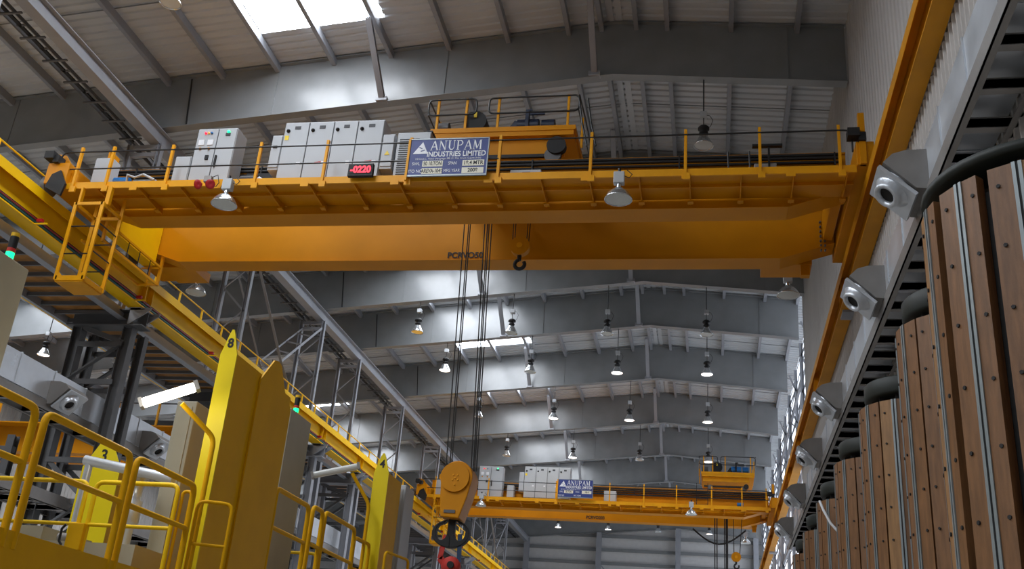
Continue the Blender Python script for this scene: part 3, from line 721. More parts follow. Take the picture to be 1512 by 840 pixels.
def sign(D,x0,x1,z0,z1,label,vals):
    y=18.0+D
    t=thing('sign_board',label,'sign',((x0+x1)/2,y,z0),'blue maker sign boards')
    MB().box(x0,x1,y,y+0.03,z0,z1).build('panel','blue',t)
    W=x1-x0; H=z1-z0
    mb=MB(); mb.box(x0-0.01,x1+0.01,y-0.008,y+0.035,z1-0.012,z1+0.012); mb.box(x0-0.01,x1+0.01,y-0.008,y+0.035,z0-0.035,z0); mb.box(x1-0.01,x1+0.012,y-0.008,y+0.035,z0,z1); mb.build('edge_trim','strip',t)
    MB().box(x0-0.05,x0,y-0.02,y+0.05,z0-0.12,z1-0.0).build('support_post','crane2',t)
    yy=y-0.004
    s=W/1.72
    tri=MB(); tri.prism([(x0+0.07*s,z1-0.36*s),(x0+0.27*s,z1-0.07*s),(x0+0.40*s,z1-0.36*s)],'y',yy-0.002,yy+0.003); tri.build('triangle_logo','white',t)
    mb=MB()
    for q in (((x0+0.20*s,z1-0.20*s),(x0+0.27*s,z1-0.24*s)),((x0+0.24*s,z1-0.30*s),(x0+0.33*s,z1-0.27*s))): mb.beam((q[0][0],yy-0.004,q[0][1]),(q[1][0],yy-0.004,q[1][1]),0.004,0.02)
    mb.build('logo_cut','blue',t)
    serif_word('ANUPAM',0.235*s,(x0+1.03*s,yy,z1-0.165*s),1.16*s,'white',t)
    text('maker_name_line','INDUSTRIES LIMITED',0.175*s,(x0+1.03*s,yy,z1-0.385*s),'white',t,'y','CENTER',wide=0.80,ext=0.002,bold=0.003)
    text('address_line','138 G.I.D.C.  Vitthal Udyognagar-388 121 Dist. Anand, Gujarat (India)',0.058*s,(x0+0.86*s,yy,z1-0.49*s),'white',t,'y','CENTER',wide=0.88,ext=0.001)
    rowz=[z1-0.61*s,z1-0.79*s]
    labs=[('SWL',vals[0],'SPAN',vals[1]),('ITO NO',vals[2],'MFG YEAR',vals[3])]
    for rz,(a,b,c_,d) in zip(rowz,labs):
        text('field_name',a,0.105*s,(x0+0.17*s,yy,rz),'white',t,'y','CENTER',wide=0.85,ext=0.001)
        text('field_name',c_,0.105*s,(x0+0.97*s,yy,rz),'white',t,'y','CENTER',wide=0.74,ext=0.001)
        if not b: continue
        MB().box(x0+0.31*s,x0+0.76*s,yy-0.003,yy+0.003,rz-0.07*s,rz+0.07*s).build('value_plate','plate',t)
        MB().box(x0+1.19*s,x0+1.66*s,yy-0.003,yy+0.003,rz-0.07*s,rz+0.07*s).build('value_plate','plate',t)
        text('value',b,0.13*s,(x0+0.535*s,yy-0.004,rz),'ink',t,'y','CENTER',wide=0.66,ext=0.001,bold=0.003)
        text('value',d,0.125*s,(x0+1.425*s,yy-0.004,rz),'ink',t,'y','CENTER',wide=0.86,ext=0.001,bold=0.003)
    return t
sign(0,-6.33,-4.62,12.06,12.93,'blue ANUPAM sign board on the handrail of the front crane',('50 10.TON','18.4 MTR','AREVA-1046','2008'))
sign(32.55,-7.62,-5.86,12.24,13.12,'blue sign board on the handrail of the far crane',('05.TON','18.4','',''))

# trolley
def trolley(D,x0,x1,label,col='crane',bm='darkblue',full=True):
    T=thing('hoist_trolley',label,'trolley',((x0+x1)/2,20.85+D,13.21),'hoist trolleys on the cranes')
    y0,y1=19.45+D,22.3+D
    MB().box(x0,x1,y0,y1,14.00,14.12).build('deck',col,T)
    MB().box(x0+0.04,x1-0.04,y0+0.02,y1,13.88,14.00).build('deck_shade_plate',col,T)
    zf=13.42 if full else 13.66; wr=0.19 if full else 0.13
    MB().box(x0+0.1,x1-0.25,y0+0.18,y0+0.24,zf,13.92).build('side_frame',col,T); MB().box(x0+0.1,x1-0.25,y1-0.24,y1-0.18,zf,13.92).build('side_frame',col,T)
    for xx in (x0+0.45,x1-0.5):
        for yy in (19.6+D,22.1+D): MB().tube((xx,yy-0.06,13.21+wr),(xx,yy+0.06,13.21+wr),wr,n=18).build('wheel','darksteel',T)
    MB().tube((x1-0.42,y0+0.02,13.62 if full else 13.42),(x1-0.42,y0+0.2,13.62 if full else 13.42),0.22 if full else 0.12,n=20).build('wheel_cover','rubber',T)
    MB().box(x0+0.15,x1-0.3,y0+0.10,y0+0.16,13.36,13.44).build('lower_rail','rubber',T)
    # handrails
    mid=(x0+x1)/2
    for (a,b) in ((x0-0.1,x0+0.62*(x1-x0)/2),(mid-0.35,x1+0.05)):
        mb=MB(); mb.rpath([(a,y0,14.49),(a,y0,14.91),(b,y0,14.91),(b,y0,14.49)],0.02,0.12,n=8,closed=True); mb.build('handrail','black',T)
        for xx in (a+0.25,b-0.22):
            MB().angle((xx,y0+0.02,14.11),(xx,y0+0.02,14.95),0.05,0.01).build('handrail_post','crane2',T)
    mb=MB()
    for (a,b) in ((x1+0.05,0.0),): mb.path([(a,y0,14.91),(a+0.02,y0+0.9,14.91),(a+0.02,y1,14.91)],0.02,6); mb.path([(a,y0,14.51),(a+0.02,y1,14.51)],0.018,6)
    mb.path([(x0-0.1,y0,14.91),(x0-0.1,y1,14.91)],0.02,6); mb.path([(x0-0.1,y0,14.51),(x0-0.1,y1,14.51)],0.018,6)
    if full: mb.path([(x1+0.05,y0,14.81),(x1+0.16,y0-0.1,14.11),(x1+0.3,y0-0.15,13.45)],0.02,6); mb.path([(x1+0.25,y0,14.81),(x1+0.36,y0-0.1,14.11),(x1+0.5,y0-0.15,13.45)],0.02,6)
    mb.build('side_handrail','black',T)
    for yy in (y0+1.0,y1-0.1):
        MB().angle((x0-0.08,yy,14.11),(x0-0.08,yy,14.95),0.05,0.01).build('handrail_post','crane2',T); MB().angle((x1+0.03,yy,14.11),(x1+0.03,yy,14.95),0.05,0.01).build('handrail_post','crane2',T)
    # machinery
    w=x1-x0; xd=x0+0.30*w
    MB().tube((xd,y0+0.1,14.37),(xd,y0+0.75,14.37),0.27,n=26).build('rope_drum','rubber',T)
    MB().box(xd-0.035,xd+0.035,y0+0.085,y0+0.11,14.46,14.60).build('drum_mark','yellowtag',T)
    MB().tube((x0+0.02*w,y0+0.3,14.29),(x0+0.02*w+0.3,y0+0.3,14.29),0.15,n=16).build('brake','darksteel',T)
    mx=x0+0.66*w
    MB().tube((mx-0.25,y0+0.35,14.33),(mx+0.25,y0+0.35,14.33),0.17,n=16).build('hoist_motor',bm,T)
    MB().tube((mx+0.32,y0+0.35,14.33),(mx+0.62,y0+0.35,14.33),0.15,n=16).build('hoist_motor',bm,T)
    mb=MB(); mb.prism([(mx-0.5,14.11),(mx-0.2,14.11),(mx-0.2,14.36),(mx-0.3,14.41)],'y',y0+0.2,y0+0.5); mb.box(mx-0.05,mx+0.03,y0+0.15,y0+0.3,14.21,14.63); mb.box(mx+0.05,mx+0.4,y0+0.15,y0+0.2,14.53,14.57); mb.box(mx-0.05,mx+0.1,y0+0.15,y0+0.3,14.63,14.67)
    mb.build('motor_bracket','darkblue' if full else 'rubber',T)
    return T
T1=trolley(0,-6.42,-3.02,'orange hoist trolley with black handrails on top of the front crane')
T2=trolley(32.55,-0.55,2.1,'yellow hoist trolley with blue motors on top of the far crane','crane2','bluemotor',False)
# ropes (parts of the trolley) and hook blocks
def rope(p,q,T,r=0.015): MB().tube(p,q,r,n=6).build('wire_rope','rope',T)
for (a,b) in ((-5.78,-5.58),(-5.67,-5.50),(-5.63,-5.46),(-5.30,-5.03),(-5.23,-4.98),(-5.19,-4.95),(-5.12,-4.91)):
    rope((a,20.85,13.5),(b,20.85,6.45 if b<-5.3 or b>-5.0 else 6.5),T1)
for (a,b) in ((-4.58,-4.55),(-4.52,-4.5),(-4.21,-4.22),(-4.15,-4.17)): rope((a,20.85,13.5),(b,20.85,11.85),T1,0.012)
MB().tube((-4.47,20.7,12.75),(-4.47,21.0,12.75),0.12,n=16).build('sheave','crane',T1)
h=thing('hook_block','big orange hook block hanging on ropes with a black double hook','hook block',(-5.25,20.85,5.0),'crane hook blocks')
xc=-5.27
def hookplate(y0,y1,nm,m='crane'):
    pts=[(xc+0.34*math.cos(a),6.24+0.36*math.sin(a)) for a in [math.radians(t) for t in range(0,181,15)]]
    pts=[(p[0]+0.02,p[1]) for p in pts]+[(xc-0.29,5.75),(xc-0.25,5.42),(xc+0.14,5.40),(xc+0.28,5.85)]
    mb=MB(); mb.prism(pts,'y',y0,y1); return mb.build(nm,m,h,bevel=0.02)
hookplate(20.55,21.15,'block_body')
MB().tube((xc-0.01,20.50,6.24),(xc-0.01,20.56,6.24),0.31,n=30).build('sheave_cover','crane',h,bevel=0.01)
mb=MB()
for (dx,dz) in ((-0.04,0.06),(0.05,0.06),(0.0,0.0),(-0.05,-0.04),(0.06,-0.04),(0.0,-0.14)): mb.tube((xc+dx,20.48,6.22+dz),(xc+dx,20.51,6.22+dz),0.018,n=6)
mb.build('bolts','crane2',h)
MB().box(xc-0.18,xc+0.06,20.53,20.55,5.50,5.56).build('name_plate','darksteel',h)
mb=MB(); hx=xc-0.05; hz=5.12; mb.box(hx-0.075,hx+0.075,20.78,20.92,5.0,5.47)
for sg in (-1,1):
    out=[(hx+sg*0.40*math.cos(math.radians(a_)),hz+0.29*math.sin(math.radians(a_))) for a_ in range(78,-91,-12)]
    inn=[(hx+sg*(0.195+0.125*math.cos(math.radians(a_))),hz+0.03+0.17*math.sin(math.radians(a_))) for a_ in range(-170,101,18)]
    out[-1]=(hx,out[-1][1])
    mb.prism(out+[(hx,hz-0.10)]+inn,'y',20.76,20.94)
mb.build('double_hook','rubber',h,bevel=0.012)
simple('red_sling','red webbing sling hanging from the left side of the double hook','sling',MB().beam((-5.42,20.80,5.08),(-5.50,20.80,4.60),0.03,0.10,up=(1,0,0)).beam((-5.50,20.8,4.62),(-5.30,20.80,4.40),0.03,0.14,up=(1,0,0)),'sling_red',(-5.45,20.8,5.0))
simple('blue_sling','dark blue webbing sling hanging from the right side of the double hook','sling',MB().beam((-5.12,20.80,5.12),(-5.09,20.80,4.55),0.03,0.09,up=(1,0,0)),'sling_blue',(-5.1,20.8,5.0))
t=thing('snap_hook','red and dark swivel hook hanging on the slings under the hook block','hook',(-5.22,20.8,4.3))
MB().lathe([(0,-0.14),(0.12,-0.12),(0.2,-0.04),(0.2,0.04),(0.12,0.12),(0,0.14)],(-5.25,20.8,4.46),18,axis=(0,-1,0.1)).build('hook_body','sling_red',t)
MB().tube((-5.22,20.60,4.47),(-5.22,20.66,4.47),0.07,n=14).build('eye','rubber',t)
MB().path([(-5.22+0.13*math.cos(a),20.8,4.25+0.13*math.sin(a)) for a in [1.6+k*0.5 for k in range(10)]],0.035,8).build('hook_bill','rubber',t)
def small_block(x,y,z,r,label,T=None):
    b=thing('auxiliary_hook_block',label,'hook block',(x,y,z-r-0.4),'small auxiliary hook blocks')
    MB().tube((x,y-0.09,z),(x,y+0.09,z),r,n=28).build('sheave_housing','crane',b,bevel=0.015)
    MB().tube((x,y-0.11,z),(x,y-0.085,z),r*0.3,n=14).build('axle_cap','crane2',b)
    MB().tube((x,y,z-r-0.12),(x,y,z-r+0.02),0.05,n=10).build('swivel','rubber',b)
    pts=[(x+0.02+0.115*math.cos(a),y,z-r-0.22+0.115*math.sin(a)) for a in [PI/2+0.25+k*0.42 for k in range(13)]]
    MB().path(pts,0.045,8).build('hook','rubber',b)
    return b
small_block(-4.36,20.85,11.74,0.23,'small round orange auxiliary hook block against the rear girder of the front crane')
for (a,b) in ((0.13,0.13),(0.24,0.24),(0.62,0.62),(0.70,0.70),(0.76,0.76)): rope((a,53.4,13.4),(b,53.4,4.2),T2,0.03)
rope((1.05,53.4,13.4),(1.08,53.4,10.0),T2,0.02); rope((1.58,53.4,13.4),(1.34,53.4,10.0),T2,0.02)
small_block(1.18,53.4,10.15,0.24,'small round orange hook block hanging far down from the far crane')
simple('festoon_cable','sagging black cable loop under the far crane','cable',MB().path([(-1.0+0.27*k,54.9,11.75-0.75*math.sin(PI*k/10)) for k in range(11)],0.045,6),'rubber',(0.3,54.9,11.7))
# cabinets of the far crane
Y2=50.7
cabinet(Y2,-11.88,-10.62,12.15,13.80,'pale two door cabinet at the left of the far crane',[0,0.5,1],detA,group='electrical cabinets on the far crane')
cabinet(Y2,-10.35,-10.0,12.15,12.85,'small grey box between the tall cabinets of the far crane',[0,1],None,group='electrical cabinets on the far crane')
cabinet(Y2,-9.75,-9.50,12.55,13.55,'narrow side cabinet attached left of the four tall doors of the far crane',[0,1],None,group='electrical cabinets on the far crane')
cabinet(Y2,-9.48,-7.10,12.2,13.86,'row of four tall pale cabinet doors on the far crane',[0,0.25,0.5,0.75,1],detB,group='electrical cabinets on the far crane')
cabinet(Y2,-14.15,-13.75,12.15,13.05,'small pale box at the left end of the far crane',[0,1],None,name='junction_cabinet',group='electrical cabinets on the far crane')
cabinet(Y2,-5.35,-4.75,12.15,12.75,'low pale cooling unit right of the far blue sign',[0,1],None,name='equipment_box',group='electrical cabinets on the far crane')
simple('travel_motor','little blue motor on the right part of the far crane walkway','motor',MB().tube((1.2,51.2,12.3),(1.5,51.2,12.3),0.12,n=12),'bluemotor',(1.35,51.2,12.2))
t=thing('access_ladder','short dark ladder between walkway and girder top of the far crane','ladder',(-0.5,51.5,12.1))
MB().box(-0.78,-0.75,51.5,51.54,12.1,13.4).build('rail','rubber',t); MB().box(-0.23,-0.20,51.5,51.54,12.1,13.4).build('rail','rubber',t)
for k in range(3): MB().box(-0.75,-0.23,51.51,51.53,12.3+k*0.3,12.33+k*0.3).build('rung','rubber',t)

# third crane in the left aisle
C3=thing('overhead_crane','orange overhead crane of the left aisle glimpsed between the machines','crane',(-26,40,12),'double girder overhead cranes')
for (y0,y1,nm) in ((39.0,39.5,'front_girder'),(41.0,41.5,'rear_girder')):
    MB().box(-35.5,-18.6,y0,y1,10.85,12.05).build(nm,'crane',C3)
MB().box(-35.5,-18.5,38.3,39.0,11.95,12.0).build('walkway_plate','crane',C3)
MB().box(-18.9,-17.85,38.2,42.2,12.05,12.6).build('end_carriage','crane',C3)
MB().tube((-35,38.3,12.95),(-18.6,38.3,12.95),0.03,n=6).build('handrail','black',C3)
for k in range(9): MB().box(-34.5+1.9*k,-34.42+1.9*k,38.26,38.34,12.0,13.0).build('handrail_post','crane2',C3)
MB().box(-24.8,-19,38.8,39.0,12.05,12.35).build('cable_run','rubber',C3)
simple('travel_motor','blue motor beside the left lattice column on the left aisle crane','motor',MB().tube((-25.6,38.6,12.35),(-24.9,38.6,12.35),0.22,n=12),'bluemotor',(-25.2,38.6,12.1))

# ------------------------------------------------------------------ ventilation ducts with nozzles
def duct(xf, s, y0, y1, zb, zt_, label, tray_w, hang):
    d=thing('ventilation_duct',label,'duct',(xf+s*0.25,(y0+y1)/2,zb),'galvanized ventilation ducts')
    x0,x1=sorted((xf,xf+s*0.55))
    MB().box(x0,x1,y0,y1,zb+0.02,zt_).build('duct_body','galv',d)
    y=y0+0.4
    while y<y1: MB().box(x0-0.02,x1+0.02,y-0.015,y+0.015,zb+0.01,zt_+0.02).build('seam_flange','galv',d); y+=1.35
    return d
def tray(xf,s,y0,y1,z,label,w,h=0.24):
    t=thing('support_frame',label,'frame',(xf+s*w/2,(y0+y1)/2,z),'channel frames under the ducts')
    for xx in (xf,xf+s*w):
        MB().box(min(xx,xx+s*0.02 if xx==xf else xx-s*0.02),max(xx,xx+s*0.02 if xx==xf else xx-s*0.02),y0,y1,z,z+h).box(min(xx,xx+(s if xx==xf else -s)*0.09),max(xx,xx+(s if xx==xf else -s)*0.09),y0,y1,z,z+0.015).build('channel','galvtray',t)
    n=0; y=y0+0.3
    while y<y1:
        n+=1
        a,b=sorted((xf+s*0.02,xf+s*(w-0.02)))
        MB().box(a,b,y,y+0.12,z+0.03,z+0.14).box(a,b,y,y+0.02,z+0.02,z+0.16).build('cross_rung','galvtray' if n%5 else 'steel',t); y+=0.75 if y1-y0<35 else 1.1
    return t
DR=duct(2.70,1,4,37.8,8.22,8.85,'long galvanized air duct along the right wall above the wooden barrels',0.6,True)
TR=tray(2.66,1,4,37.8,8.0,'ladder-like channel frame carrying the right duct',0.62,0.22)
DL=duct(-15.72,-1,10,60,7.88,8.62,'long galvanized air duct in the left aisle behind the lattice columns',0.6,True)
TL=tray(-15.68,-1,10,60,7.62,'pale channel frame carrying the left duct',0.8,0.24)
TL2=tray(-15.75,-1,14,50,5.6,'lower pale channel frame in the left aisle behind the railings',1.2,0.30)
for xx,yy in ((-18.0,21.9),(-18.0,33),(-18,44)):
    pass
def nozzle(x,y,z,s,label):      # x: duct face; s: direction out of the duct
    t=thing('duct_nozzle',label,'air nozzle',(x,y,z),'air nozzles on the ducts')
    w=0.40
    P=[(x,z+0.16),(x+s*0.26,z+0.15),(x+s*0.42,z+0.10),(x+s*0.54,z-0.02),(x+s*0.16,z-0.40),(x,z-0.42)]
    vs=[]
    for yy in (y-w,y+w): vs += [(p[0],yy,p[1]) for p in P]
    n=len(P); mb=MB(); mb.add(vs,[tuple(range(n)),tuple(range(2*n-1,n-1,-1))]+[(k,(k+1)%n,n+(k+1)%n,n+k) for k in range(n)])
    mb.build('hood','galvtray',t)
    mb=MB(); d=Vector((s*0.54,0,-0.02))-Vector((s*0.16,0,-0.40)); d.normalize()
    A=Vector((x+s*0.57,y,z-0.03)); B=Vector((x+s*0.13,y,z-0.45)); nrm=Vector((s*0.70,0,-0.71))
    mb.beam(A+nrm*0.03,B+nrm*0.03,0.72,0.05,up=(s*0.7,0,-0.7)); mb.build('seam_band','galv',t)
    c=Vector((x+s*0.34,y-0.10,z-0.22))+nrm*0.06; ax=Vector((s*0.66,-0.28,-0.70)).normalized()
    MB().lathe([(0.27,-0.06),(0.26,0.0),(0.21,0.06),(0.18,0.12),(0.175,0.17),(0.15,0.19),(0.115,0.175),(0.11,0.08)],c,26,axis=ax).build('nozzle_ring','galv',t)
    MB().lathe([(0.0,0.12),(0.118,0.12)],c,20,axis=ax).build('nozzle_opening','coredark',t)
    return t
nz=['nearest','second','third','fourth','fifth','farthest']
for i,y in enumerate([12.35,15.9,21.8,26.2,31.2,36.2]):
    nozzle(2.70,y,8.60,-1,'galvanized air nozzle on the right duct, '+nz[i]+' in the row')
for i,(y,w_) in enumerate(((17.1,'nearest'),(21.5,'left of the dark lattice column'),(25.9,'left of the beige cabinet'),(31.6,'seen between the grey cabinet and column 4'),(35.0,'next to the lattice column behind column 4'))):
    nozzle(-15.72,y,8.2,1,'air nozzle on the left duct, '+w_)

# ------------------------------------------------------------------ wooden stave barrels on the right
def barrel(cx,cy,r,h,nst,label,disc=True,gap=None,ph=0.0,disc_r=None,disc_h=0.3):
    t=thing('stave_barrel',label,'barrel',(cx,cy,0),'tall wooden stave barrels along the right wall')
    MB().tube((cx,cy,0),(cx,cy,h-0.1),r-0.09,n=40).build('core','coredark',t)
    # staves: pairs with a metal strip joint
    mA=MB(); n=nst; dth=2*PI/n
    def quadbar(mb,t0,t1,r0,r1,z0,z1):
        pts=[(cx+r0*math.cos(t0),cy+r0*math.sin(t0)),(cx+r1*math.cos(t0),cy+r1*math.sin(t0)),(cx+r1*math.cos(t1),cy+r1*math.sin(t1)),(cx+r0*math.cos(t1),cy+r0*math.sin(t1))]
        mb.prism(pts,'z',z0,z1)
    for k in range(n):
        t0=ph+k*dth
        vis = math.cos(t0+dth/2-math.atan2(-cy,-cx))>-0.15
        pair=k//2; g=gap if (gap and k%2==1) else 0.04
        a=t0+dth*(0.02 if k%2 else 0.06); b=t0+dth*(1-(g if k%2 else 0.05))
        q=MB(); quadbar(q,a,b,r-0.085,r,0.05,h)
        # bolts
        q.cur=1; tm=(a+b)/2+ (0.15*dth if k%2 else -0.15*dth); z=h-0.14
        if vis:
            while z>h-3.6:
                cc=(cx+r*0.995*math.cos(tm),cy+r*0.995*math.sin(tm),z)
                q.tube(cc,(cx+(r+0.006)*math.cos(tm),cy+(r+0.006)*math.sin(tm),z),0.014 if r>0.7 else 0.012,n=6); z-=0.42 if r>0.7 else 0.34
        if vis: q.build('stave',['wood2' if (k*7+int(cy))%5==0 else 'wood1','coredark'],t)
        if vis and k%2==1:
            e=MB(); w=0.05*dth
            s0=t0-0.02*dth
            quadbar(e,s0-0.16*dth,s0-0.05*dth,r-0.02,r+0.008,0.05,h); quadbar(e,s0+0.03*dth,s0+0.14*dth,r-0.02,r+0.008,0.05,h)
            e.build('edge_strip','strip',t)
            e=MB(); quadbar(e,s0-0.05*dth,s0+0.03*dth,r-0.03,r+0.001,0.05,h); e.build('joint_gap','coredark',t)
    if disc:
        dr=disc_r; th=disc_h
        MB().tube((cx,cy,h-0.1),(cx,cy,h+0.12),r*0.6,n=30).build('neck','coredark',t)
        m=MB(); m.lathe([(0.0,0.10),(dr*0.96,0.10),(dr,0.10+th*0.15),(dr,0.10+th*0.9),(dr*0.97,0.10+th),(0,0.10+th)],(cx,cy,h),40); m.build('top_flange','green',t)
        m=MB()
        for k in range(12):
            a=k*PI/6; m.box(cx+dr*0.8*math.cos(a)-0.03,cx+dr*0.8*math.cos(a)+0.03,cy+dr*0.8*math.sin(a)-0.03,cy+dr*0.8*math.sin(a)+0.03,h+0.0,h+0.12)
        m.build('spacer','coredark',t)
    return t
H=5.15
barrel(2.33,6.85,0.85,H,26,'biggest wooden stave barrel, nearest, cut by the right edge',True,0.34,0.10,0.84,0.07)
pos=[9.15,11.65,14.15,16.65,19.2,21.7]
lbs=['second from the camera, half hidden by the biggest one','third from the camera','fourth from the camera','fifth from the camera','sixth from the camera','farthest of the row']
for i,y in enumerate(pos):
    barrel(2.22-0.012*i,y,0.57,H,20,'slim wooden stave barrel, '+lbs[i],True,0.04,0.13*i,0.50,0.20)
simple('white_strap','loose white strap on a wooden barrel, far end of the row','strap',MB().path([(1.62,16.2,5.1),(1.66,16.12,4.95),(1.75,16.08,4.75),(1.85,16.05,4.62)],0.02,6),'white',(1.7,16.1,5.0))

# ------------------------------------------------------------------ machines on the left
FL=2.75
def rail_panel(a,b,label,z0=FL,z1=3.87,r=0.03,m='machine',mid=True,grp='yellow railing panels'):
    a=Vector(a); b=Vector(b)
    t=thing('railing_panel',label,'railing',(a.x,a.y,z0),grp)
    MB().rpath([(a.x,a.y,z0-0.1),(a.x,a.y,z1),(b.x,b.y,z1),(b.x,b.y,z0-0.1)],r,0.10,n=10).build('frame_tube',m,t)
    if mid:
        zz=z0+(z1-z0)*0.56; MB().tube((a.x,a.y,zz),(b.x,b.y,zz),r*0.85,n=10).build('mid_rail',m,t)
    return t
def platform(x0,x1,y0,y1,z,label):
    t=thing('machine_platform',label,'platform',((x0+x1)/2,(y0+y1)/2,0),'raised yellow machine platforms')
    MB().box(x0,x1,y0,y1,z-0.08,z-0.02).build('floor_plate','darksteel',t)
    mb=MB(); mb.box(x1-0.02,x1+0.02,y0,y1,z-0.30,z+0.10); mb.box(x0,x1,y1-0.02,y1+0.02,z-0.30,z+0.10); mb.box(x0,x1,y0-0.02,y0+0.02,z-0.30,z+0.10); mb.build('toe_board','machine',t)
    for (xx,yy) in ((x0+0.1,y0+0.1),(x1-0.15,y0+0.1),(x0+0.1,y1-0.1),(x1-0.15,y1-0.1),(x1-0.15,(y0+y1)/2)):
        MB().ibeam((xx,yy,0),(xx,yy,z-0.08),0.18,0.18,0.015,0.012).build('leg','machine',t)
    MB().box(x1-0.10,x1-0.04,y0,y1,z-0.72,z-0.30).build('edge_girder','machine',t)
    return t
platform(-9.6,-5.95,5.4,11.15,FL-0.05,'raised machine platform with yellow toe boards in the lower left corner')
rail_panel((-5.95,6.2,0),(-5.95,7.9,0),'yellow railing panel cut off by the left edge',m='machine',r=0.036)
rail_panel((-5.95,8.05,0),(-5.95,9.55,0),'yellow railing panel in front of the column marked 3',m='machine',r=0.036)
rail_panel((-5.95,9.68,0),(-5.95,11.0,0),'yellow railing panel ending at the column marked 8',m='machine',r=0.036)
rail_panel((-9.2,10.95,0),(-7.30,10.95,0),'bright yellow rear railing panel, left one',z0=2.72,z1=3.86,m='railbright',r=0.028)
rail_panel((-7.18,10.95,0),(-6.12,10.95,0),'bright yellow rear railing panel, right one with gate post',z0=2.72,z1=3.86,m='railbright',r=0.028)
rail_panel((-5.92,11.10,0),(-5.55,11.25,0),'narrow yellow railing step at the foot of column 8',z0=2.6,z1=3.72,m='machine',r=0.022)
rail_panel((-6.08,11.0,0),(-5.97,11.0,0),'slim pair of yellow upright tubes left of the railing step',z0=2.9,z1=3.8,m='machine',r=0.02,mid=False)
t=thing('gate_latch_box','yellow gate latch box with black handle on the rear railing','latch',(-7.25,10.9,3.2))
MB().box(-7.36,-7.16,10.86,10.93,3.05,3.36).build('box_body','machine',t,bevel=0.01); MB().path([(-7.38,10.84,3.10),(-7.42,10.84,3.14),(-7.42,10.84,3.28),(-7.38,10.84,3.33)],0.015,6).build('handle','rubber',t)
# tall yellow columns with number plates
def numcol(x0,x1,y0,y1,zs,zp,num,label,m2='machine',back=None):
    t=thing('numbered_column',label,'column',((x0+x1)/2,(y0+y1)/2,0),'tall numbered yellow machine columns')
    MB().box(x0,x1,y0+0.02,y1,0,zs).build('body',m2,t,bevel=0.008)
    mb=MB(); w=x1-x0; xm=(x0+x1)/2
    mb.prism([(x0,0.0),(x1,0.0),(x1,zs),(x1-0.01,zs+0.02),(xm+w*0.16,zp-0.06),(xm+w*0.06,zp),(xm-w*0.06,zp),(xm-w*0.16,zp-0.06),(x0+0.01,zs+0.02),(x0,zs)],'y',y0,y0+0.02); f=mb.build('front_plate','olive',t)
    text('number',num,0.17 if w<0.25 else (0.20 if w<0.5 else 0.30),(xm,y0-0.003,zs+(zp-zs)*(0.42 if w<0.5 else 0.40)),'ink',f,'y','CENTER',wide=0.95,ext=0.002,bold=0.006)
    if back:
        ya,yb,zq=back; ym=(ya+yb)/2-0.15
        MB().prism([(ya,0.0),(yb,0.0),(yb,zs-0.18),(ym+0.42,zs-0.02),(ym+0.16,zq-0.03),(ym+0.05,zq),(ym-0.08,zq-0.03),(ym-0.30,zs+0.04),(ya,zs-0.08)],'x',x1+0.003,x1+0.028).build('side_plate',m2,t)
    return t
numcol(-6.18,-5.95,11.4,13.25,5.66,5.99,'8','tall yellow machine column marked 8',back=(12.15,13.25,5.98))
numcol(-6.05,-5.77,17.6,18.45,5.62,5.97,'4','tall yellow machine column marked 4')
# the column marked 3: number faces the hall
t=numcol(-10.85,-10.12,16.0,16.5,5.16,5.66,'3','tall yellow machine column marked 3 behind the railings')
# grey cabinets with beacons
def tallcab(x0,x1,y0,y1,z,label,m='beige',zb=0.0):
    zb=2.68 if y0<9 else (3.13 if 14<y0<18 else 0.0)
    t=thing('machine_cabinet',label,'cabinet',((x0+x1)/2,(y0+y1)/2,0),'tall machine cabinets')
    MB().box(x0,x1,y0,y1,zb,z).build('body',m,t,bevel=0.015)
    MB().box(x0+0.05,x1-0.05,y0-0.015,y0,zb+0.2,z-0.08).build('door',m,t,bevel=0.005)
    return t
tallcab(-9.0,-7.82,8.8,9.6,6.02,'tall grey beige cabinet at the left edge below the green beacon')
tallcab(-7.5,-6.69,15.0,15.9,6.02,'tall grey beige cabinet right of the column marked 8')
tallcab(-7.33,-7.03,12.6,13.1,5.38,'tall beige cabinet left of the column marked 8')
tallcab(-5.95,-5.72,18.6,19.2,5.62,'slim pale cabinet behind the column marked 4','cab')
def beacon(x,y,z,label,s=1.0):
    t=thing('signal_beacon',label,'beacon',(x,y,z),'stacked signal beacons')
    MB().tube((x,y,z),(x,y,z+0.06*s),0.035*s,n=14).build('foot','rubber',t)
    for nm,z0,z1,mm in (('green_lens',0.06,0.13,'greenlight'),('red_lens',0.13,0.18,'sling_red'),('dark_lens',0.18,0.33,'rubber'),('cap','0','0','yellowlens')):
        if nm=='cap': z0,z1=0.33,0.375
        MB().tube((x,y,z+z0*s),(x,y,z+z1*s),0.048*s,n=16).build(nm,mm,t)
beacon(-7.97,9.40,6.02,'stacked signal beacon with glowing green lens and yellow cap on the left cabinet')
beacon(-6.80,15.42,6.02,'small stacked signal beacon with green lens beside the column marked 8',0.92)
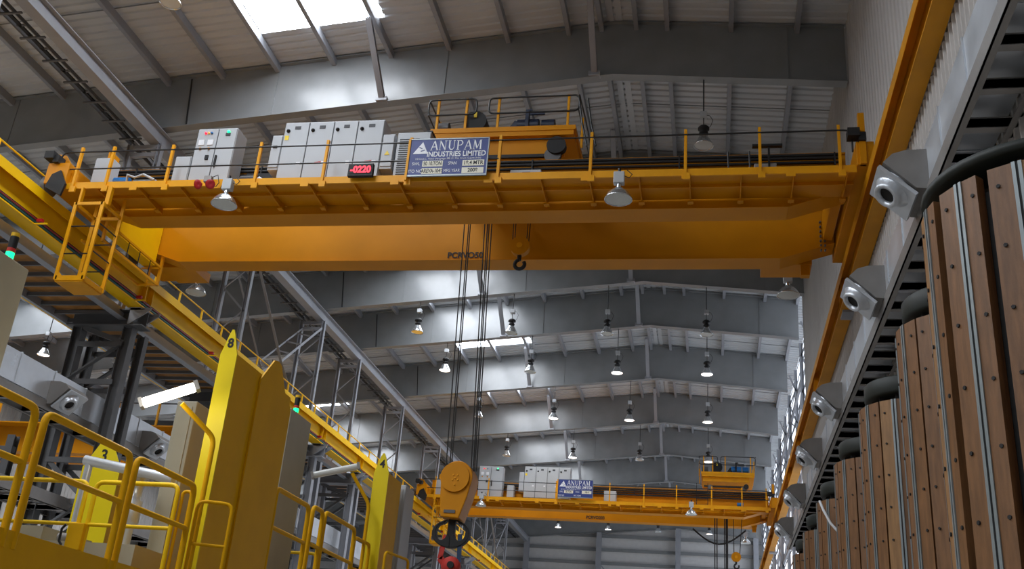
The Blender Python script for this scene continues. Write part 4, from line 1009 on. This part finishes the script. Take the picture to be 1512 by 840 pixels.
# lamp posts of the machines
def lamppost(P,A,B,base,label,on):
    t=thing('machine_lamp',label,'lamp',base,'fluorescent lamps on machine posts')
    P=[Vector(p) for p in P]
    MB().rpath(P,0.032,0.1,n=10).build('post','machine',t)
    A=Vector(A); B=Vector(B)
    MB().beam(A,B,0.14,0.11).build('lamp_housing' if not on else 'glowing_cover','tube_on' if on else 'lampglass',t,bevel=0.04)
    d=(B-A).normalized()
    MB().beam(A-d*0.02,A+d*0.02,0.15,0.12).build('end_cap','galvtray',t); MB().beam(B-d*0.02,B+d*0.03,0.15,0.12).build('end_cap','galvtray',t)
    return t
lamppost([(-5.93,11.2,FL-0.1),(-5.93,11.2,4.50),(-6.25,10.85,4.82)],(-6.72,10.75,4.78),(-6.16,10.95,5.07),(-5.93,11.2,0),'lit fluorescent lamp on a bent yellow post left of column 8',True)
lamppost([(-5.93,17.2,FL),(-5.93,17.2,4.95),(-6.25,17.0,5.45)],(-6.98,17.0,5.38),(-6.22,17.2,5.62),(-5.93,17.2,0),'unlit fluorescent lamp on a bent yellow post left of column 4',False)
# second machine platform and rails
platform(-9.4,-5.95,13.4,17.5,3.15,'second raised machine platform behind the column marked 8')
rail_panel((-5.95,13.3,0),(-5.95,14.55,0),'yellow railing panel right of column 8, nearest',z0=3.15,z1=4.36,r=0.036)
rail_panel((-5.95,14.72,0),(-5.95,15.15,0),'short yellow railing panel between two longer ones',z0=3.15,z1=4.40,r=0.036)
rail_panel((-5.95,15.25,0),(-5.95,16.7,0),'yellow railing panel left of column 4',z0=3.15,z1=4.42,r=0.036)
rail_panel((-5.95,16.75,0),(-5.92,17.48,0),'yellow railing panel at the foot of column 4',z0=3.15,z1=4.30,r=0.030)
rail_panel((-5.62,17.5,0),(-5.45,18.4,0),'slim yellow railing step right of column 4',z0=0.1,z1=4.20,r=0.025)
rail_panel((-8.2,16.8,0),(-6.6,16.8,0),'low yellow rear railing of the second platform',z0=3.15,z1=4.0,m='railbright',r=0.028)
# spindle, bed, swing arm
t=thing('press_spindle','stepped steel spindle standing on a beige bed behind the yellow railing','spindle',(-7.4,12.2,3.3))
MB().lathe([(0.0,1.0),(0.13,1.0),(0.13,0.94),(0.09,0.92),(0.085,0.66),(0.12,0.64),(0.12,0.36),(0.10,0.34),(0.075,0.32),(0.075,0.0)],(-7.42,12.2,3.25),20).build('shaft','galv',t)
simple('machine_bed','beige machine bed behind the rear railing','machine bed',MB().box(-9.2,-6.9,11.6,12.7,2.6,3.25).box(-8.6,-8.2,11.6,12.7,3.25,3.42),'beige',(-8,12,2.6))
simple('swing_arm','round pale steel arm reaching across below the number 3','arm',MB().tube((-8.12,12.0,4.36),(-6.8,12.0,4.15),0.065,n=14).tube((-8.05,12.0,3.2),(-8.05,12.0,4.36),0.05,n=12),'galv',(-7.5,12,4.3))
simple('grey_valve','dark valve body on the beige machine bed','valve',MB().tube((-8.05,11.75,3.31),(-7.75,11.75,3.31),0.06,n=10),'galvtray',(-7.9,11.5,3.3))
# dark steelwork of the left aisle behind the machines
for i,(x,y) in enumerate(((-20.6,25.5),(-20.6,32.5),(-20.6,39.5),(-20.6,46.5))):
    t=thing('rack_frame','dark steel rack frame below the left duct, '+['nearest','second','third','farthest'][i],'rack',(x,y,0),'dark rack frames in the left aisle')
    for dx in (-0.9,0.9): MB().ibeam((x+dx,y,0),(x+dx,y,8.1),0.24,0.24,0.02,0.014).build('post','darksteel',t)
    for z in (3.2,5.6,7.6): MB().box(x-1.0,x+1.0,y-0.08,y+0.08,z,z+0.18).build('cross_beam','darksteel',t)
    MB().angle((x-0.9,y,5.7),(x+0.9,y,7.6),0.09,0.012).build('brace','steel',t)
simple('partition_wall','pale sheet partition far back in the left aisle','partition',MB().box(-36,-20,60,60.1,0,9.0),'endwall',(-28,60,0))

# ------------------------------------------------------------------ lights
W=SC.world or bpy.data.worlds.new('world'); SC.world=W; W.use_nodes=True
bg=W.node_tree.nodes['Background']; bg.inputs[0].default_value=(0.92,0.95,1.0,1); bg.inputs[1].default_value=WORLD
M['sky'].node_tree.nodes['Principled BSDF'].inputs['Emission Strength'].default_value=SKYL
M['glaze'].node_tree.nodes['Principled BSDF'].inputs['Emission Strength'].default_value=GLZ
for i,(x,y,z) in enumerate(PTS):
    L=bpy.data.lights.new('pendant_bulb','SPOT'); L.energy=220; L.spot_size=math.radians(130); L.spot_blend=0.6; L.color=(1,0.93,0.85); L.shadow_soft_size=0.15
    o=bpy.data.objects.new('pendant_bulb',L); COL.objects.link(o); o.location=(x,y,z-0.02)
L=bpy.data.lights.new('fluorescent_glow','POINT'); L.energy=25; L.color=(1,0.96,0.85); L.shadow_soft_size=0.2
o=bpy.data.objects.new('fluorescent_glow',L); COL.objects.link(o); o.location=(-6.4,10.55,4.85)

# ------------------------------------------------------------------ camera (solved from the vanishing points)
yaw,pit,rol,fpx=0.21157375,0.40671406,0.08377612,1501.94
cy,sy,cp,sp,cr,sr=math.cos(yaw),math.sin(yaw),math.cos(pit),math.sin(pit),math.cos(rol),math.sin(rol)
fw=Vector((-sy*cp,cy*cp,sp)); rt=Vector((cy,sy,0)); up=rt.cross(fw)
r2=rt*cr+up*sr; u2=-rt*sr+up*cr
cam=bpy.data.cameras.new('camera'); co=bpy.data.objects.new('camera',cam); COL.objects.link(co)
mw=Matrix(((r2.x,u2.x,-fw.x,0),(r2.y,u2.y,-fw.y,0),(r2.z,u2.z,-fw.z,1.6),(0,0,0,1)))
co.matrix_world=mw
cam.sensor_fit='HORIZONTAL'; cam.sensor_width=36.0; cam.lens=fpx*36.0/1512.0; cam.clip_end=500; cam.clip_start=0.05
SC.camera=co
SC.view_settings.view_transform='Standard'; SC.view_settings.look='None'; SC.view_settings.gamma=1.0; SC.view_settings.use_curve_mapping=False
SC.view_settings.exposure=-0.22
